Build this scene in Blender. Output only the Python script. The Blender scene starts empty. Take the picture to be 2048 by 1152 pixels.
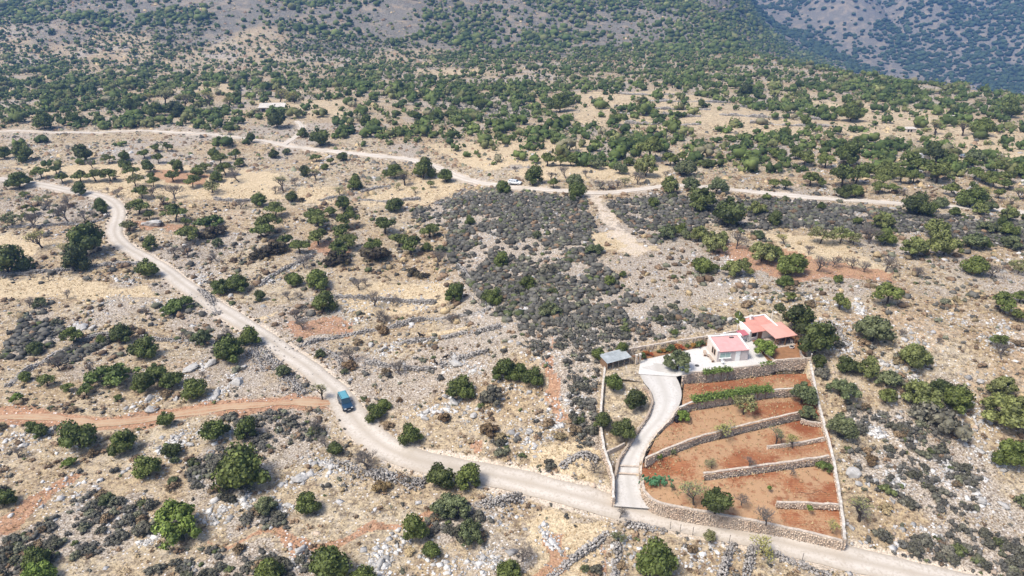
import bpy, math, random
import numpy as np
from mathutils import Vector, Matrix

# ------------------------------------------------------------------ camera, sky, sun, exposure
S = bpy.context.scene
COL = S.collection
CAM_H, PITCH, FPX = 71.5, math.radians(24.0), 1365.3      # eye height, downward pitch, focal length in pixels of a 2048 px wide frame
cam_data = bpy.data.cameras.new('camera')
cam_data.sensor_width = 36.0
cam_data.lens = 36.0 * FPX / 2048.0
cam_data.clip_start, cam_data.clip_end = 1.0, 6000.0
cam = bpy.data.objects.new('camera', cam_data)
cam.location = (0, 0, CAM_H)
cam.rotation_euler = (math.radians(90) - PITCH, 0, 0)
COL.objects.link(cam)
S.camera = cam

SUN_ELEV, SUN_AZ = math.radians(58), math.radians(-122)     # azimuth from +Y towards +X: the sun stands to the left
world = bpy.data.worlds.new('World')
S.world = world
world.use_nodes = True
wn = world.node_tree.nodes
wl = world.node_tree.links
bg = wn['Background']
sky = wn.new('ShaderNodeTexSky')
sky.sky_type = 'NISHITA'
sky.sun_disc = False
sky.sun_elevation = SUN_ELEV
sky.sun_rotation = SUN_AZ
sky.air_density, sky.dust_density, sky.ozone_density = 1.0, 3.0, 1.0
wl.new(sky.outputs[0], bg.inputs['Color'])
bg.inputs['Strength'].default_value = 0.075
sun_data = bpy.data.lights.new('sun', 'SUN')
sun_data.energy = 1.5
sun_data.angle = math.radians(16)
sun_data.color = (1.0, 0.95, 0.87)
sun = bpy.data.objects.new('sun', sun_data)
sdir = Vector((math.sin(SUN_AZ) * math.cos(SUN_ELEV), math.cos(SUN_AZ) * math.cos(SUN_ELEV), math.sin(SUN_ELEV)))
sun.rotation_euler = sdir.to_track_quat('Z', 'Y').to_euler()
sun.location = (0, 0, 200)
COL.objects.link(sun)
S.view_settings.view_transform = 'Standard'
S.view_settings.look = 'None'
S.view_settings.gamma = 1.0
S.view_settings.use_curve_mapping = False
S.view_settings.exposure = 1.42
S.cycles.max_bounces = 5
S.cycles.diffuse_bounces = 2
S.cycles.glossy_bounces = 2
S.cycles.transmission_bounces = 2
S.cycles.volume_bounces = 1
S.cycles.caustics_reflective = False
S.cycles.caustics_refractive = False

# ------------------------------------------------------------------ helpers
rng = np.random.default_rng(7)
random.seed(7)
SP, CP = math.sin(PITCH), math.cos(PITCH)


def rays(px, py):
    u = (np.asarray(px, float) - 1024) / FPX
    v = (576 - np.asarray(py, float)) / FPX
    return u, CP + v * SP, -SP + v * CP


def P(px, py, z):
    """point on the level z along the line of sight through a photo pixel"""
    dx, dy, dz = rays(px, py)
    t = (z - CAM_H) / dz
    return np.stack([dx * t, dy * t, np.zeros_like(t) + z], -1)


def proj(x, y, z):
    x, y, z = (np.asarray(a, float) for a in (x, y, z))
    d = y * CP - (z - CAM_H) * SP
    up = y * SP + (z - CAM_H) * CP
    return 1024 + FPX * x / d, 576 - FPX * up / d, d


def smooth(a, b, x):
    t = np.clip((x - a) / (b - a), 0, 1)
    return t * t * (3 - 2 * t)


def _hash(ix, iy, seed):
    h = (ix.astype(np.int64) * 374761393 + iy.astype(np.int64) * 668265263 + seed * 1442695041) & 0xFFFFFFFF
    h = ((h ^ (h >> 13)) * 1274126177) & 0xFFFFFFFF
    h = h ^ (h >> 16)
    return (h & 0xFFFFFF) / float(0xFFFFFF)


def vnoise(x, y, seed=0):
    x = np.asarray(x, float); y = np.asarray(y, float)
    ix, iy = np.floor(x), np.floor(y)
    fx, fy = x - ix, y - iy
    fx = fx * fx * (3 - 2 * fx); fy = fy * fy * (3 - 2 * fy)
    a = _hash(ix, iy, seed); b = _hash(ix + 1, iy, seed)
    c = _hash(ix, iy + 1, seed); d = _hash(ix + 1, iy + 1, seed)
    return (a * (1 - fx) + b * fx) * (1 - fy) + (c * (1 - fx) + d * fx) * fy


def fbm(x, y, seed=0, octv=3):
    s = 0; a = 0.5; n = 0
    for i in range(octv):
        s = s + a * vnoise(x * 2 ** i, y * 2 ** i, seed + i * 17); n += a; a *= 0.5
    return s / n


def softplus(x, k):
    return k * np.logaddexp(0, np.asarray(x, float) / k)


def in_poly(poly, x, y):
    x = np.asarray(x, float); y = np.asarray(y, float)
    ins = np.zeros(x.shape, bool)
    n = len(poly)
    for i in range(n):
        x0, y0 = poly[i][0], poly[i][1]
        x1, y1 = poly[(i + 1) % n][0], poly[(i + 1) % n][1]
        if y0 == y1:
            continue
        c = ((y0 > y) != (y1 > y)) & (x < (x1 - x0) * (y - y0) / (y1 - y0) + x0)
        ins ^= c
    return ins


def dist_line(pts, x, y, closed=False):
    x = np.asarray(x, float); y = np.asarray(y, float)
    best = np.full(x.shape, 1e9)
    n = len(pts)
    for i in range(n if closed else n - 1):
        ax, ay = pts[i][0], pts[i][1]; bx, by = pts[(i + 1) % n][0], pts[(i + 1) % n][1]
        vx, vy = bx - ax, by - ay
        t = np.clip(((x - ax) * vx + (y - ay) * vy) / (vx * vx + vy * vy + 1e-9), 0, 1)
        best = np.minimum(best, np.hypot(x - ax - t * vx, y - ay - t * vy))
    return best


# ------------------------------------------------------------------ the lie of the land
def base_h(x, y):
    amp = 2.0 + 9.3 * smooth(-34, 22, x)
    z = amp * smooth(66, 120, y) + (11.3 - amp) * smooth(125, 310, y)
    return z


def edge_d(x, y):
    """metres beyond the brink where the plateau falls away to the right"""
    xe = np.interp(y, [200, 380, 438, 565, 712, 850, 1000, 1600], [430, 345, 320, 270, 228, 232, 262, 420])
    return (x - xe) * 0.93


def hz0(x, y):
    x = np.asarray(x, float); y = np.asarray(y, float)
    z = base_h(x, y)
    z = z + (fbm(x / 26, y / 26, 3, 2) - 0.5) * 1.5 + (vnoise(x / 8, y / 8, 9) - 0.5) * 0.5
    far = smooth(150, 420, y)
    z = z + far * (fbm(x / 95, y / 95, 5, 3) - 0.5) * 9
    # the hill behind the plain
    y0 = 690 + 70 * np.sin(x / 190.0 + 0.6) + 40 * (fbm(x / 140, y / 140, 31, 2) - 0.5)
    hill = softplus(y - y0, 35) * 0.27
    hill = hill + smooth(700, 900, y) * (fbm(x / 120, y / 120, 41, 3) - 0.5) * 34
    d = edge_d(x, y)
    drop = softplus(d, 11) * 0.6
    drop = 160 * (1 - np.exp(-drop / 160))
    z = z + hill * np.exp(-softplus(d, 18) / 75) - drop
    # the mountain on the far side of the valley
    r = (x * 0.62 + y * 0.78) - 1480
    m = softplus(r, 60) * 0.34 * smooth(60, 300, d)
    m = m + smooth(100, 350, r) * smooth(60, 300, d) * ((fbm(x / 260, y / 260, 51, 3) - 0.5) * 150 + np.abs(vnoise(x / 150 + 3, y / 420, 57) - 0.5) * 110)
    z = z + m
    return 185 - softplus(185 - z, 12)


def ray_ground(px, py, fn, n=260):
    px = np.atleast_1d(np.asarray(px, float)); py = np.atleast_1d(np.asarray(py, float))
    dx, dy, dz = rays(px, py)
    ts = np.geomspace(62, 1600, n)
    X = dx[:, None] * ts; Y = dy[:, None] * ts; Z = CAM_H + dz[:, None] * ts
    under = Z < fn(X, Y)
    idx = np.argmax(under, 1)
    idx[~under.any(1)] = n - 1
    lo = ts[np.maximum(idx - 1, 0)]; hi = ts[idx]
    for _ in range(18):
        mid = (lo + hi) / 2
        u = CAM_H + dz * mid < fn(dx * mid, dy * mid)
        hi = np.where(u, mid, hi); lo = np.where(u, lo, mid)
    return np.stack([dx * hi, dy * hi, fn(dx * hi, dy * hi)], -1)


def G(px, py):
    return ray_ground(px, py, hz0)


def Gpoly(pts):
    a = np.array(pts, float)
    return G(a[:, 0], a[:, 1])


def resample(pts, step=None, n=None):
    pts = np.asarray(pts, float)
    seg = np.linalg.norm(np.diff(pts[:, :2], axis=0), axis=1)
    s = np.concatenate([[0], np.cumsum(seg)])
    if n is None:
        n = max(2, int(s[-1] / step) + 1)
    q = np.linspace(0, s[-1], n)
    return np.stack([np.interp(q, s, pts[:, k]) for k in range(pts.shape[1])], -1)


def catmull(pts, per=8):
    pts = np.asarray(pts, float)
    p = np.vstack([2 * pts[0] - pts[1], pts, 2 * pts[-1] - pts[-2]])
    out = []
    for i in range(1, len(p) - 2):
        for k in range(per):
            t = k / per
            out.append(0.5 * ((2 * p[i]) + (p[i + 1] - p[i - 1]) * t + (2 * p[i - 1] - 5 * p[i] + 4 * p[i + 1] - p[i + 2]) * t ** 2
                              + (3 * p[i] - p[i - 1] - 3 * p[i + 1] + p[i + 2]) * t ** 3))
    out.append(pts[-1])
    return np.array(out)


# roads and tracks, as read off the photograph and laid on the ground
ROADS = {}


def road_line(px):
    return catmull(Gpoly(px)[:, :2], 8)


ROADS['main'] = (road_line([(-60, 352), (0, 358), (60, 366), (110, 375), (165, 385), (203, 394), (228, 408), (237, 425), (233, 445), (229, 465), (242, 486),
    (278, 509), (322, 535), (372, 572), (432, 612), (490, 648), (540, 681), (598, 722), (648, 762), (684, 800), (712, 842), (745, 876), (785, 902),
    (835, 920), (895, 932), (960, 945), (1030, 960), (1110, 980), (1180, 999), (1240, 1014), (1300, 1027), (1400, 1047), (1500, 1070), (1600, 1094),
    (1700, 1117), (1800, 1140), (1900, 1162), (2050, 1196), (2200, 1230)]), 2.35)
ROADS['upper'] = (road_line([(-120, 264), (0, 263), (140, 264), (260, 262), (350, 265), (430, 270), (500, 278), (560, 289), (640, 300), (720, 308), (800, 316), (850, 326),
    (900, 346), (940, 361), (1000, 371), (1080, 378), (1150, 383), (1190, 386), (1250, 382), (1300, 376), (1340, 371), (1400, 373), (1460, 379), (1560, 389),
    (1660, 398), (1760, 404), (1860, 411), (1950, 417), (2048, 425), (2160, 434)]), 2.7)
ROADS['spur'] = (road_line([(566, 290), (588, 276), (603, 262), (602, 250), (592, 242)]), 1.7)
ROADS['red'] = (road_line([(-60, 838), (0, 834), (60, 831), (130, 840), (200, 848), (280, 841), (360, 826), (430, 816), (520, 809), (600, 804), (664, 806)]), 1.5)

# ------------------------------------------------------------------ the walled plot: levels read off the photograph (pixel, pixel, height)
def lev(z):
    return 1.5 + (z - 1.5) * 0.8


def Pz(lst):
    a = np.array(lst, float)
    return P(a[:, 0], a[:, 1], lev(a[:, 2]))


W_FRONT = Pz([(1283, 950, 4.6), (1285, 972, 4.4), (1298, 990, 4.3), (1325, 1003, 4.1), (1400, 1018, 3.9), (1500, 1036, 3.6), (1600, 1057, 3.3), (1687, 1078, 3.0)]) - [0, 0, 0.35]
W_RIGHT = Pz([(1686, 1077, 3.02), (1681, 1030, 3.4), (1673, 970, 4.2), (1662, 908, 5.75), (1646, 850, 7.2), (1633, 800, 8.9), (1622, 745, 10.9), (1613, 700, 12.0)])
W_LEFT = Pz([(1229, 994, 3.4), (1229, 955, 4.6), (1222, 930, 5.4), (1209, 893, 6.7), (1203, 850, 8.0), (1204, 810, 9.1), (1208, 765, 10.6), (1213, 720, 12.0)])
W_BACK = Pz([(1238, 706, 12.9), (1262, 697, 13.0), (1300, 690, 13.1), (1350, 682, 13.2), (1400, 674, 13.3), (1440, 668, 13.3), (1476, 661, 13.4)])
COMPOUND = [tuple(p[:2]) for p in np.vstack([W_FRONT[2:], W_RIGHT, Pz([(1605, 668, 12.2), (1575, 650, 12.6), (1540, 640, 12.9), (1484, 650, 13.2)]), W_BACK[::-1], Pz([(1212, 708, 12.4)]), W_LEFT[::-1]])]


def hz(x, y):
    """ground height with the plot dug out and the road beds let in"""
    z = hz0(x, y)
    x = np.asarray(x, float); y = np.asarray(y, float)
    near = (y > 60) & (y < 150) & (x > 0) & (x < 80)
    if near.any():
        xs, ys = x[near], y[near]
        d = np.where(in_poly(COMPOUND, xs, ys), dist_line(COMPOUND, xs, ys, True), 0)
        z[near] -= 3.2 * smooth(0.15, 0.55, d)
    return z


def ground(x, y):
    return hz0(np.atleast_1d(np.asarray(x, float)), np.atleast_1d(np.asarray(y, float)))


# ------------------------------------------------------------------ materials
MATS = {}


class NT:
    def __init__(self, name):
        self.m = bpy.data.materials.new(name)
        self.m.use_nodes = True
        self.t = self.m.node_tree
        self.b = self.t.nodes['Principled BSDF']
        self.b.inputs['Roughness'].default_value = 0.85
        self.b.inputs['Specular IOR Level'].default_value = 0.25
        MATS[name] = self.m

    def n(self, typ, **kw):
        nd = self.t.nodes.new(typ)
        for k, v in kw.items():
            setattr(nd, k, v)
        return nd

    def l(self, a, b):
        self.t.links.new(a, b)

    def coord(self, scale=1.0):
        c = self.n('ShaderNodeTexCoord')
        mp = self.n('ShaderNodeMapping')
        sc = scale if isinstance(scale, tuple) else (scale,) * 3
        mp.inputs['Scale'].default_value = sc
        self.l(c.outputs['Object'], mp.inputs['Vector'])
        return mp.outputs['Vector']

    def noise(self, vec, scale, detail=3, rough=0.55, dist=0.0):
        nd = self.n('ShaderNodeTexNoise')
        nd.inputs['Scale'].default_value = scale
        nd.inputs['Detail'].default_value = detail
        nd.inputs['Roughness'].default_value = rough
        nd.inputs['Distortion'].default_value = dist
        self.l(vec, nd.inputs['Vector'])
        return nd.outputs['Fac']

    def voro(self, vec, scale, feature='F1', out='Distance', rand=1.0):
        nd = self.n('ShaderNodeTexVoronoi', feature=feature)
        nd.inputs['Scale'].default_value = scale
        nd.inputs['Randomness'].default_value = rand
        self.l(vec, nd.inputs['Vector'])
        return nd.outputs[out]

    def ramp(self, fac, stops, interp='LINEAR'):
        nd = self.n('ShaderNodeValToRGB')
        nd.color_ramp.interpolation = interp
        e = nd.color_ramp.elements
        while len(e) < len(stops):
            e.new(0.5)
        for i, (p, c) in enumerate(stops):
            e[i].position = p
            e[i].color = (c, c, c, 1) if isinstance(c, (int, float)) else (c[0], c[1], c[2], 1)
        self.l(fac, nd.inputs['Fac'])
        return nd.outputs['Color']

    def mix(self, fac, a, b, mode='MIX'):
        nd = self.n('ShaderNodeMix', data_type='RGBA', blend_type=mode)
        for k, v in ((0, fac), (6, a), (7, b)):
            s = nd.inputs[k]
            if isinstance(v, bpy.types.NodeSocket):
                self.l(v, s)
            elif isinstance(v, (int, float)):
                s.default_value = v if k == 0 else (v, v, v, 1)
            else:
                s.default_value = (v[0], v[1], v[2], 1)
        return nd.outputs[2]

    def math(self, op, a, b=0.0, clamp=False):
        nd = self.n('ShaderNodeMath', operation=op, use_clamp=clamp)
        for s, v in ((nd.inputs[0], a), (nd.inputs[1], b)):
            if isinstance(v, bpy.types.NodeSocket):
                self.l(v, s)
            else:
                s.default_value = v
        return nd.outputs[0]

    def attr(self, name, out='Color'):
        nd = self.n('ShaderNodeAttribute', attribute_name=name)
        return nd.outputs[out]

    def sep(self, col):
        nd = self.n('ShaderNodeSeparateColor')
        self.l(col, nd.inputs[0])
        return nd.outputs

    def bump(self, h, strength=0.5, dist=0.1):
        nd = self.n('ShaderNodeBump')
        nd.inputs['Strength'].default_value = strength
        nd.inputs['Distance'].default_value = dist
        self.l(h, nd.inputs['Height'])
        self.l(nd.outputs[0], self.b.inputs['Normal'])

    def base(self, c):
        if isinstance(c, bpy.types.NodeSocket):
            self.l(c, self.b.inputs['Base Color'])
        else:
            self.b.inputs['Base Color'].default_value = (c[0], c[1], c[2], 1)


def plain(name, col, rough=0.7, var=0.25, scale=2.0, metal=0.0, spec=0.3):
    t = NT(name)
    v = t.noise(t.coord(), scale, 4, 0.6)
    k = t.ramp(v, [(0.25, 1 - var), (0.75, 1 + var * 0.6)])
    t.base(t.mix(1.0, col, k, 'MULTIPLY'))
    t.b.inputs['Roughness'].default_value = rough
    t.b.inputs['Metallic'].default_value = metal
    t.b.inputs['Specular IOR Level'].default_value = spec
    return t.m


STRAW, PALE, SOIL, RED = (0.50, 0.405, 0.265), (0.47, 0.40, 0.305), (0.15, 0.115, 0.082), (0.34, 0.155, 0.08)


def ground_material():
    t = NT('ground')
    v = t.coord()
    z1 = t.sep(t.attr('zones'))
    z2 = t.sep(t.attr('zones_b'))
    nA = t.noise(v, 0.06, 3, 0.62)
    nB = t.noise(v, 0.55, 3, 0.68)
    nC = t.noise(v, 3.6, 2, 0.7)
    nD = nA
    nE = t.noise(v, 1.2, 3, 0.72)
    c = t.mix(t.ramp(nB, [(0.38, 0), (0.62, 1)]), SOIL, PALE)
    c = t.mix(t.ramp(nE, [(0.42, 0), (0.6, 0.85)]), c, STRAW)
    warm = t.ramp(nA, [(0.40, 0.0), (0.62, 0.75)])
    c = t.mix(warm, c, t.mix(t.ramp(nE, [(0.4, 0), (0.62, 1)]), (0.23, 0.16, 0.10), (0.46, 0.345, 0.205)))

    def masked(zone, lo, hi, amt=0.9, nz=nB):
        s = t.math('ADD', zone, t.math('MULTIPLY', t.math('SUBTRACT', nz, 0.5), amt))
        return t.ramp(s, [(lo, 0), (hi, 1)])
    # stony and scrubby ground
    stone = t.mix(t.ramp(nC, [(0.4, 0), (0.62, 1)]), (0.24, 0.195, 0.155), (0.47, 0.425, 0.375))
    c = t.mix(t.math('MULTIPLY', masked(z1[2], 0.35, 0.8), 0.7), c, stone)
    # straw fields
    strawc = t.mix(t.ramp(nE, [(0.35, 0), (0.65, 1)]), (0.42, 0.32, 0.20), (0.60, 0.485, 0.32))
    c = t.mix(masked(z1[1], 0.4, 0.65), c, strawc)
    # red earth
    redc = t.mix(t.ramp(nE, [(0.40, 0), (0.64, 1)]), RED, (0.44, 0.28, 0.18))
    c = t.mix(masked(z1[0], 0.4, 0.66, 0.8, nE), c, redc)
    # pale dusty verge
    c = t.mix(masked(z2[0], 0.45, 0.7), c, (0.56, 0.47, 0.37))
    # distant scrub slope
    slope = t.mix(t.ramp(nE, [(0.4, 0), (0.6, 1)]), (0.075, 0.07, 0.058), (0.28, 0.255, 0.22))
    slope = t.mix(t.ramp(nD, [(0.5, 0), (0.62, 0.7)]), slope, (0.31, 0.25, 0.185))
    c = t.mix(masked(z2[1], 0.3, 0.7, 0.7), c, slope)
    # specks of stone and litter
    vd = t.voro(v, 1.7)
    vcol = t.sep(t.voro(v, 1.7, out='Color'))
    speck = t.math('MULTIPLY', t.ramp(vd, [(0.2, 1), (0.3, 0)]), t.ramp(vcol[0], [(0.38, 0), (0.42, 1)]))
    near = t.math('SUBTRACT', 1.0, z2[1])
    speck = t.math('MULTIPLY', speck, t.math('MULTIPLY', near, t.ramp(z1[1], [(0.3, 1), (0.6, 0.15)])))
    c = t.mix(speck, c, t.mix(t.ramp(vcol[1], [(.45, 0), (.55, 1)]), (0.14, 0.115, 0.09), (0.62, 0.59, 0.56)))
    c = t.mix(1.0, c, t.ramp(nC, [(0.32, 0.55), (0.5, 1.0), (0.68, 1.28)]), 'MULTIPLY')
    t.base(c)
    t.bump(nC, 0.8, 0.14)
    t.b.inputs['Roughness'].default_value = 0.95
    t.b.inputs['Specular IOR Level'].default_value = 0.1
    return t.m


def road_material(name, ca, cb, cc):
    t = NT(name)
    v = t.coord()
    a = t.noise(v, 0.35, 4, 0.6)
    b = t.noise(v, 2.6, 5, 0.7)
    c = t.mix(t.ramp(a, [(0.35, 0), (0.65, 1)]), ca, cb)
    c = t.mix(t.ramp(b, [(0.48, 0), (0.66, 0.9)]), c, cc)
    c = t.mix(t.ramp(t.noise(v, 0.11, 2, 0.6), [(0.52, 0), (0.66, 0.55)]), c, cc)
    u = t.attr('across', 'Fac')
    side = t.ramp(t.math('ADD', u, t.math('MULTIPLY', t.math('SUBTRACT', b, 0.5), 0.5)), [(0.0, 0.75), (0.2, 0.35), (0.36, 0.0), (0.58, 0.05), (0.78, 0.5), (1.0, 0.95)])
    c = t.mix(side, c, cc)
    t.base(c)
    t.bump(b, 0.4, 0.05)
    t.b.inputs['Roughness'].default_value = 0.95
    t.b.inputs['Specular IOR Level'].default_value = 0.1
    return t.m


def leaf_material():
    """foliage: tint per plant (object colour) and per leaf clump"""
    t = NT('foliage')
    oi = t.n('ShaderNodeObjectInfo')
    k = t.attr('shade', 'Fac')
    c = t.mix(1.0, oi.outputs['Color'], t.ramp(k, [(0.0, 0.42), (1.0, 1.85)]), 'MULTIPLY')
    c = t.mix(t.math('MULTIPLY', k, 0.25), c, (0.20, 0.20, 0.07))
    t.base(c)
    t.b.inputs['Roughness'].default_value = 0.6
    t.b.inputs['Specular IOR Level'].default_value = 0.25
    return t.m


def tint_material(name, rough=0.85):
    t = NT(name)
    c = t.attr('tint')
    n = t.noise(t.coord(), 5.0, 3, 0.7)
    t.base(t.mix(1.0, c, t.ramp(n, [(0.3, 0.75), (0.7, 1.25)]), 'MULTIPLY'))
    t.b.inputs['Roughness'].default_value = rough
    return t.m


def rock_material(name, ca, cb, cc, scale=3.0):
    t = NT(name)
    v = t.coord()
    oi = t.n('ShaderNodeObjectInfo')
    a = t.noise(v, scale, 5, 0.7)
    b = t.noise(v, scale * 0.25, 3, 0.6)
    c = t.mix(t.ramp(a, [(0.35, 0), (0.62, 1)]), ca, cb)
    c = t.mix(t.ramp(b, [(0.5, 0), (0.68, 0.8)]), c, cc)
    k = t.attr('shade', 'Fac')
    c = t.mix(1.0, c, t.ramp(k, [(0, 0.62), (1, 1.28)]), 'MULTIPLY')
    t.base(c)
    t.bump(a, 0.7, 0.08)
    return t.m


ground_material()
road_material('road_dirt', (0.52, 0.468, 0.405), (0.585, 0.53, 0.465), (0.39, 0.335, 0.27))
road_material('road_white', (0.58, 0.525, 0.455), (0.64, 0.585, 0.515), (0.44, 0.375, 0.30))
road_material('red_track', (0.36, 0.18, 0.10), (0.45, 0.30, 0.19), (0.44, 0.335, 0.225))
road_material('concrete_drive', (0.52, 0.495, 0.46), (0.58, 0.55, 0.515), (0.43, 0.40, 0.36))
road_material('yard_concrete', (0.60, 0.575, 0.54), (0.64, 0.615, 0.58), (0.50, 0.475, 0.44))
leaf_material()
tint_material('plant_mass')
tint_material('stone_mass')
plain('bark', (0.06, 0.045, 0.034), 0.9, 0.4, 6)
plain('bark_grey', (0.12, 0.10, 0.088), 0.9, 0.35, 6)
rock_material('limestone', (0.31, 0.295, 0.275), (0.52, 0.50, 0.47), (0.23, 0.215, 0.20))
rock_material('wall_stone', (0.54, 0.43, 0.33), (0.64, 0.53, 0.42), (0.45, 0.32, 0.23), 2.0)
rock_material('dry_stone', (0.25, 0.225, 0.20), (0.47, 0.44, 0.405), (0.18, 0.16, 0.14), 2.5)
plain('mortar', (0.55, 0.44, 0.345), 0.95, 0.35, 3)
plain('coping', (0.54, 0.46, 0.38), 0.9, 0.45, 2.2)
plain('coping_white', (0.58, 0.53, 0.47), 0.9, 0.5, 1.8)
plain('twig', (0.165, 0.145, 0.13), 0.9, 0.3, 6)
plain('white_wall', (0.80, 0.77, 0.73), 0.8, 0.06, 1.0)
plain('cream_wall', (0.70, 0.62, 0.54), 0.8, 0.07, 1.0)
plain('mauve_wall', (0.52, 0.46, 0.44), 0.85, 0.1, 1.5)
plain('roof_pink', (0.64, 0.345, 0.325), 0.8, 0.16, 0.9)
plain('roof_orange', (0.61, 0.285, 0.225), 0.8, 0.2, 0.8)
plain('roof_porch', (0.65, 0.345, 0.285), 0.8, 0.14, 0.8)
plain('roof_crimson', (0.46, 0.14, 0.16), 0.6, 0.15, 1.0)
plain('white_paint', (0.80, 0.79, 0.76), 0.5, 0.06, 2.0)
plain('white_plastic', (0.82, 0.82, 0.80), 0.4, 0.04, 2.0)
plain('wood', (0.24, 0.145, 0.085), 0.8, 0.4, 5.0)
plain('pale_wood', (0.46, 0.36, 0.28), 0.8, 0.3, 5.0)
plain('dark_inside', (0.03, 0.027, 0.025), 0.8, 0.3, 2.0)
plain('corrugated', (0.38, 0.41, 0.415), 0.6, 0.35, 0.9, 0.0)
plain('iron', (0.12, 0.11, 0.10), 0.6, 0.4, 6.0, 0.4)
plain('tan_soil', (0.30, 0.155, 0.075), 0.95, 0.35, 0.9)
plain('car_blue', (0.022, 0.062, 0.115), 0.25, 0.05, 1.0, 0.3, 0.6)
plain('car_roof', (0.13, 0.36, 0.42), 0.3, 0.05, 1.0, 0.2, 0.6)
plain('car_white', (0.75, 0.77, 0.78), 0.3, 0.03, 1.0, 0.0, 0.5)
plain('car_silver', (0.45, 0.46, 0.47), 0.3, 0.03, 1.0, 0.5, 0.5)
plain('tyre', (0.02, 0.02, 0.02), 0.9, 0.2, 4)
plain('black_plastic', (0.02, 0.02, 0.022), 0.5, 0.2, 4)
plain('car_glass', (0.02, 0.045, 0.06), 0.08, 0.05, 1.0, 0.0, 0.9)
plain('lamp_glass', (0.75, 0.76, 0.74), 0.15, 0.05, 3.0, 0.0, 0.8)
plain('window_green', (0.33, 0.45, 0.41), 0.12, 0.08, 1.0, 0.0, 0.8)
plain('cactus', (0.09, 0.21, 0.10), 0.6, 0.3, 4)
plain('goat_black', (0.018, 0.014, 0.012), 0.9, 0.3, 5)
plain('goat_white', (0.65, 0.6, 0.54), 0.9, 0.2, 5)


def bed_material():
    t = NT('red_bed')
    v = t.coord()
    a = t.noise(v, 0.35, 4, 0.6)
    b = t.noise(v, 3.0, 5, 0.75, 0.3)
    d = t.attr('litter', 'Fac')
    soil = t.mix(t.ramp(a, [(0.35, 0), (0.65, 1)]), (0.23, 0.08, 0.037), (0.34, 0.15, 0.072))
    wv = t.n('ShaderNodeTexWave', bands_direction='Y'); wv.inputs['Scale'].default_value = .9; wv.inputs['Distortion'].default_value = 4.0; wv.inputs['Detail'].default_value = 2.0
    t.l(v, wv.inputs['Vector'])
    soil = t.mix(1.0, soil, t.ramp(wv.outputs['Fac'], [(0.2, .82), (0.8, 1.1)]), 'MULTIPLY')
    litter = t.ramp(t.math('ADD', b, t.math('MULTIPLY', t.math('SUBTRACT', d, 0.5), 1.5)), [(0.42, 0), (0.66, 0.85)])
    c = t.mix(litter, soil, (0.42, 0.27, 0.155))
    c = t.mix(t.ramp(t.noise(v, 0.8, 3), [(0.56, 0), (0.7, 0.75)]), c, (0.22, 0.075, 0.035))
    t.base(c)
    t.bump(b, 0.6, 0.1)
    t.b.inputs['Roughness'].default_value = 0.95
    t.b.inputs['Specular IOR Level'].default_value = 0.1


bed_material()

# ------------------------------------------------------------------ mesh helpers
def tag(o, label=None, cat=None, group=None, kind=None):
    for k, v in (('label', label), ('category', cat), ('group', group), ('kind', kind)):
        if v:
            o[k] = v
    return o


def link(o, parent=None):
    COL.objects.link(o)
    if parent is not None:
        o.parent = parent
    return o


def empty(name, loc=(0, 0, 0), rz=0.0):
    o = bpy.data.objects.new(name, None)
    o.empty_display_size = 0.3
    o.location = loc
    o.rotation_euler = (0, 0, rz)
    return link(o)


def np_mesh(name, V, F, mat, attrs=None, smooth_shade=False):
    """V (n,3); F list of equal-length index arrays (m,3) / (m,4)"""
    me = bpy.data.meshes.new(name)
    V = np.asarray(V, np.float32)
    groups = [np.asarray(f, np.int32) for f in (F if isinstance(F, list) else [F]) if len(f)]
    nl = sum(f.size for f in groups); nf = sum(len(f) for f in groups)
    me.vertices.add(len(V)); me.vertices.foreach_set('co', V.ravel())
    me.loops.add(nl); me.polygons.add(nf)
    me.loops.foreach_set('vertex_index', np.concatenate([f.ravel() for f in groups]))
    tot = np.concatenate([np.full(len(f), f.shape[1], np.int32) for f in groups])
    start = np.concatenate([[0], np.cumsum(tot)[:-1]]).astype(np.int32)
    me.polygons.foreach_set('loop_start', start)
    me.polygons.foreach_set('loop_total', tot)
    if smooth_shade:
        me.polygons.foreach_set('use_smooth', np.ones(nf, bool))
    me.update(calc_edges=True)
    for k, a in (attrs or {}).items():
        a = np.asarray(a, np.float32)
        if a.ndim == 1:
            at = me.attributes.new(k, 'FLOAT', 'POINT'); at.data.foreach_set('value', a)
        else:
            at = me.attributes.new(k, 'FLOAT_COLOR', 'POINT')
            if a.shape[1] == 3:
                a = np.concatenate([a, np.ones((len(a), 1), np.float32)], 1)
            at.data.foreach_set('color', np.ascontiguousarray(a, np.float32).ravel())
    if mat:
        me.materials.append(MATS[mat])
    return me


def np_obj(name, V, F, mat, attrs=None, parent=None, smooth_shade=False):
    return link(bpy.data.objects.new(name, np_mesh(name, V, F, mat, attrs, smooth_shade)), parent)


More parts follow.
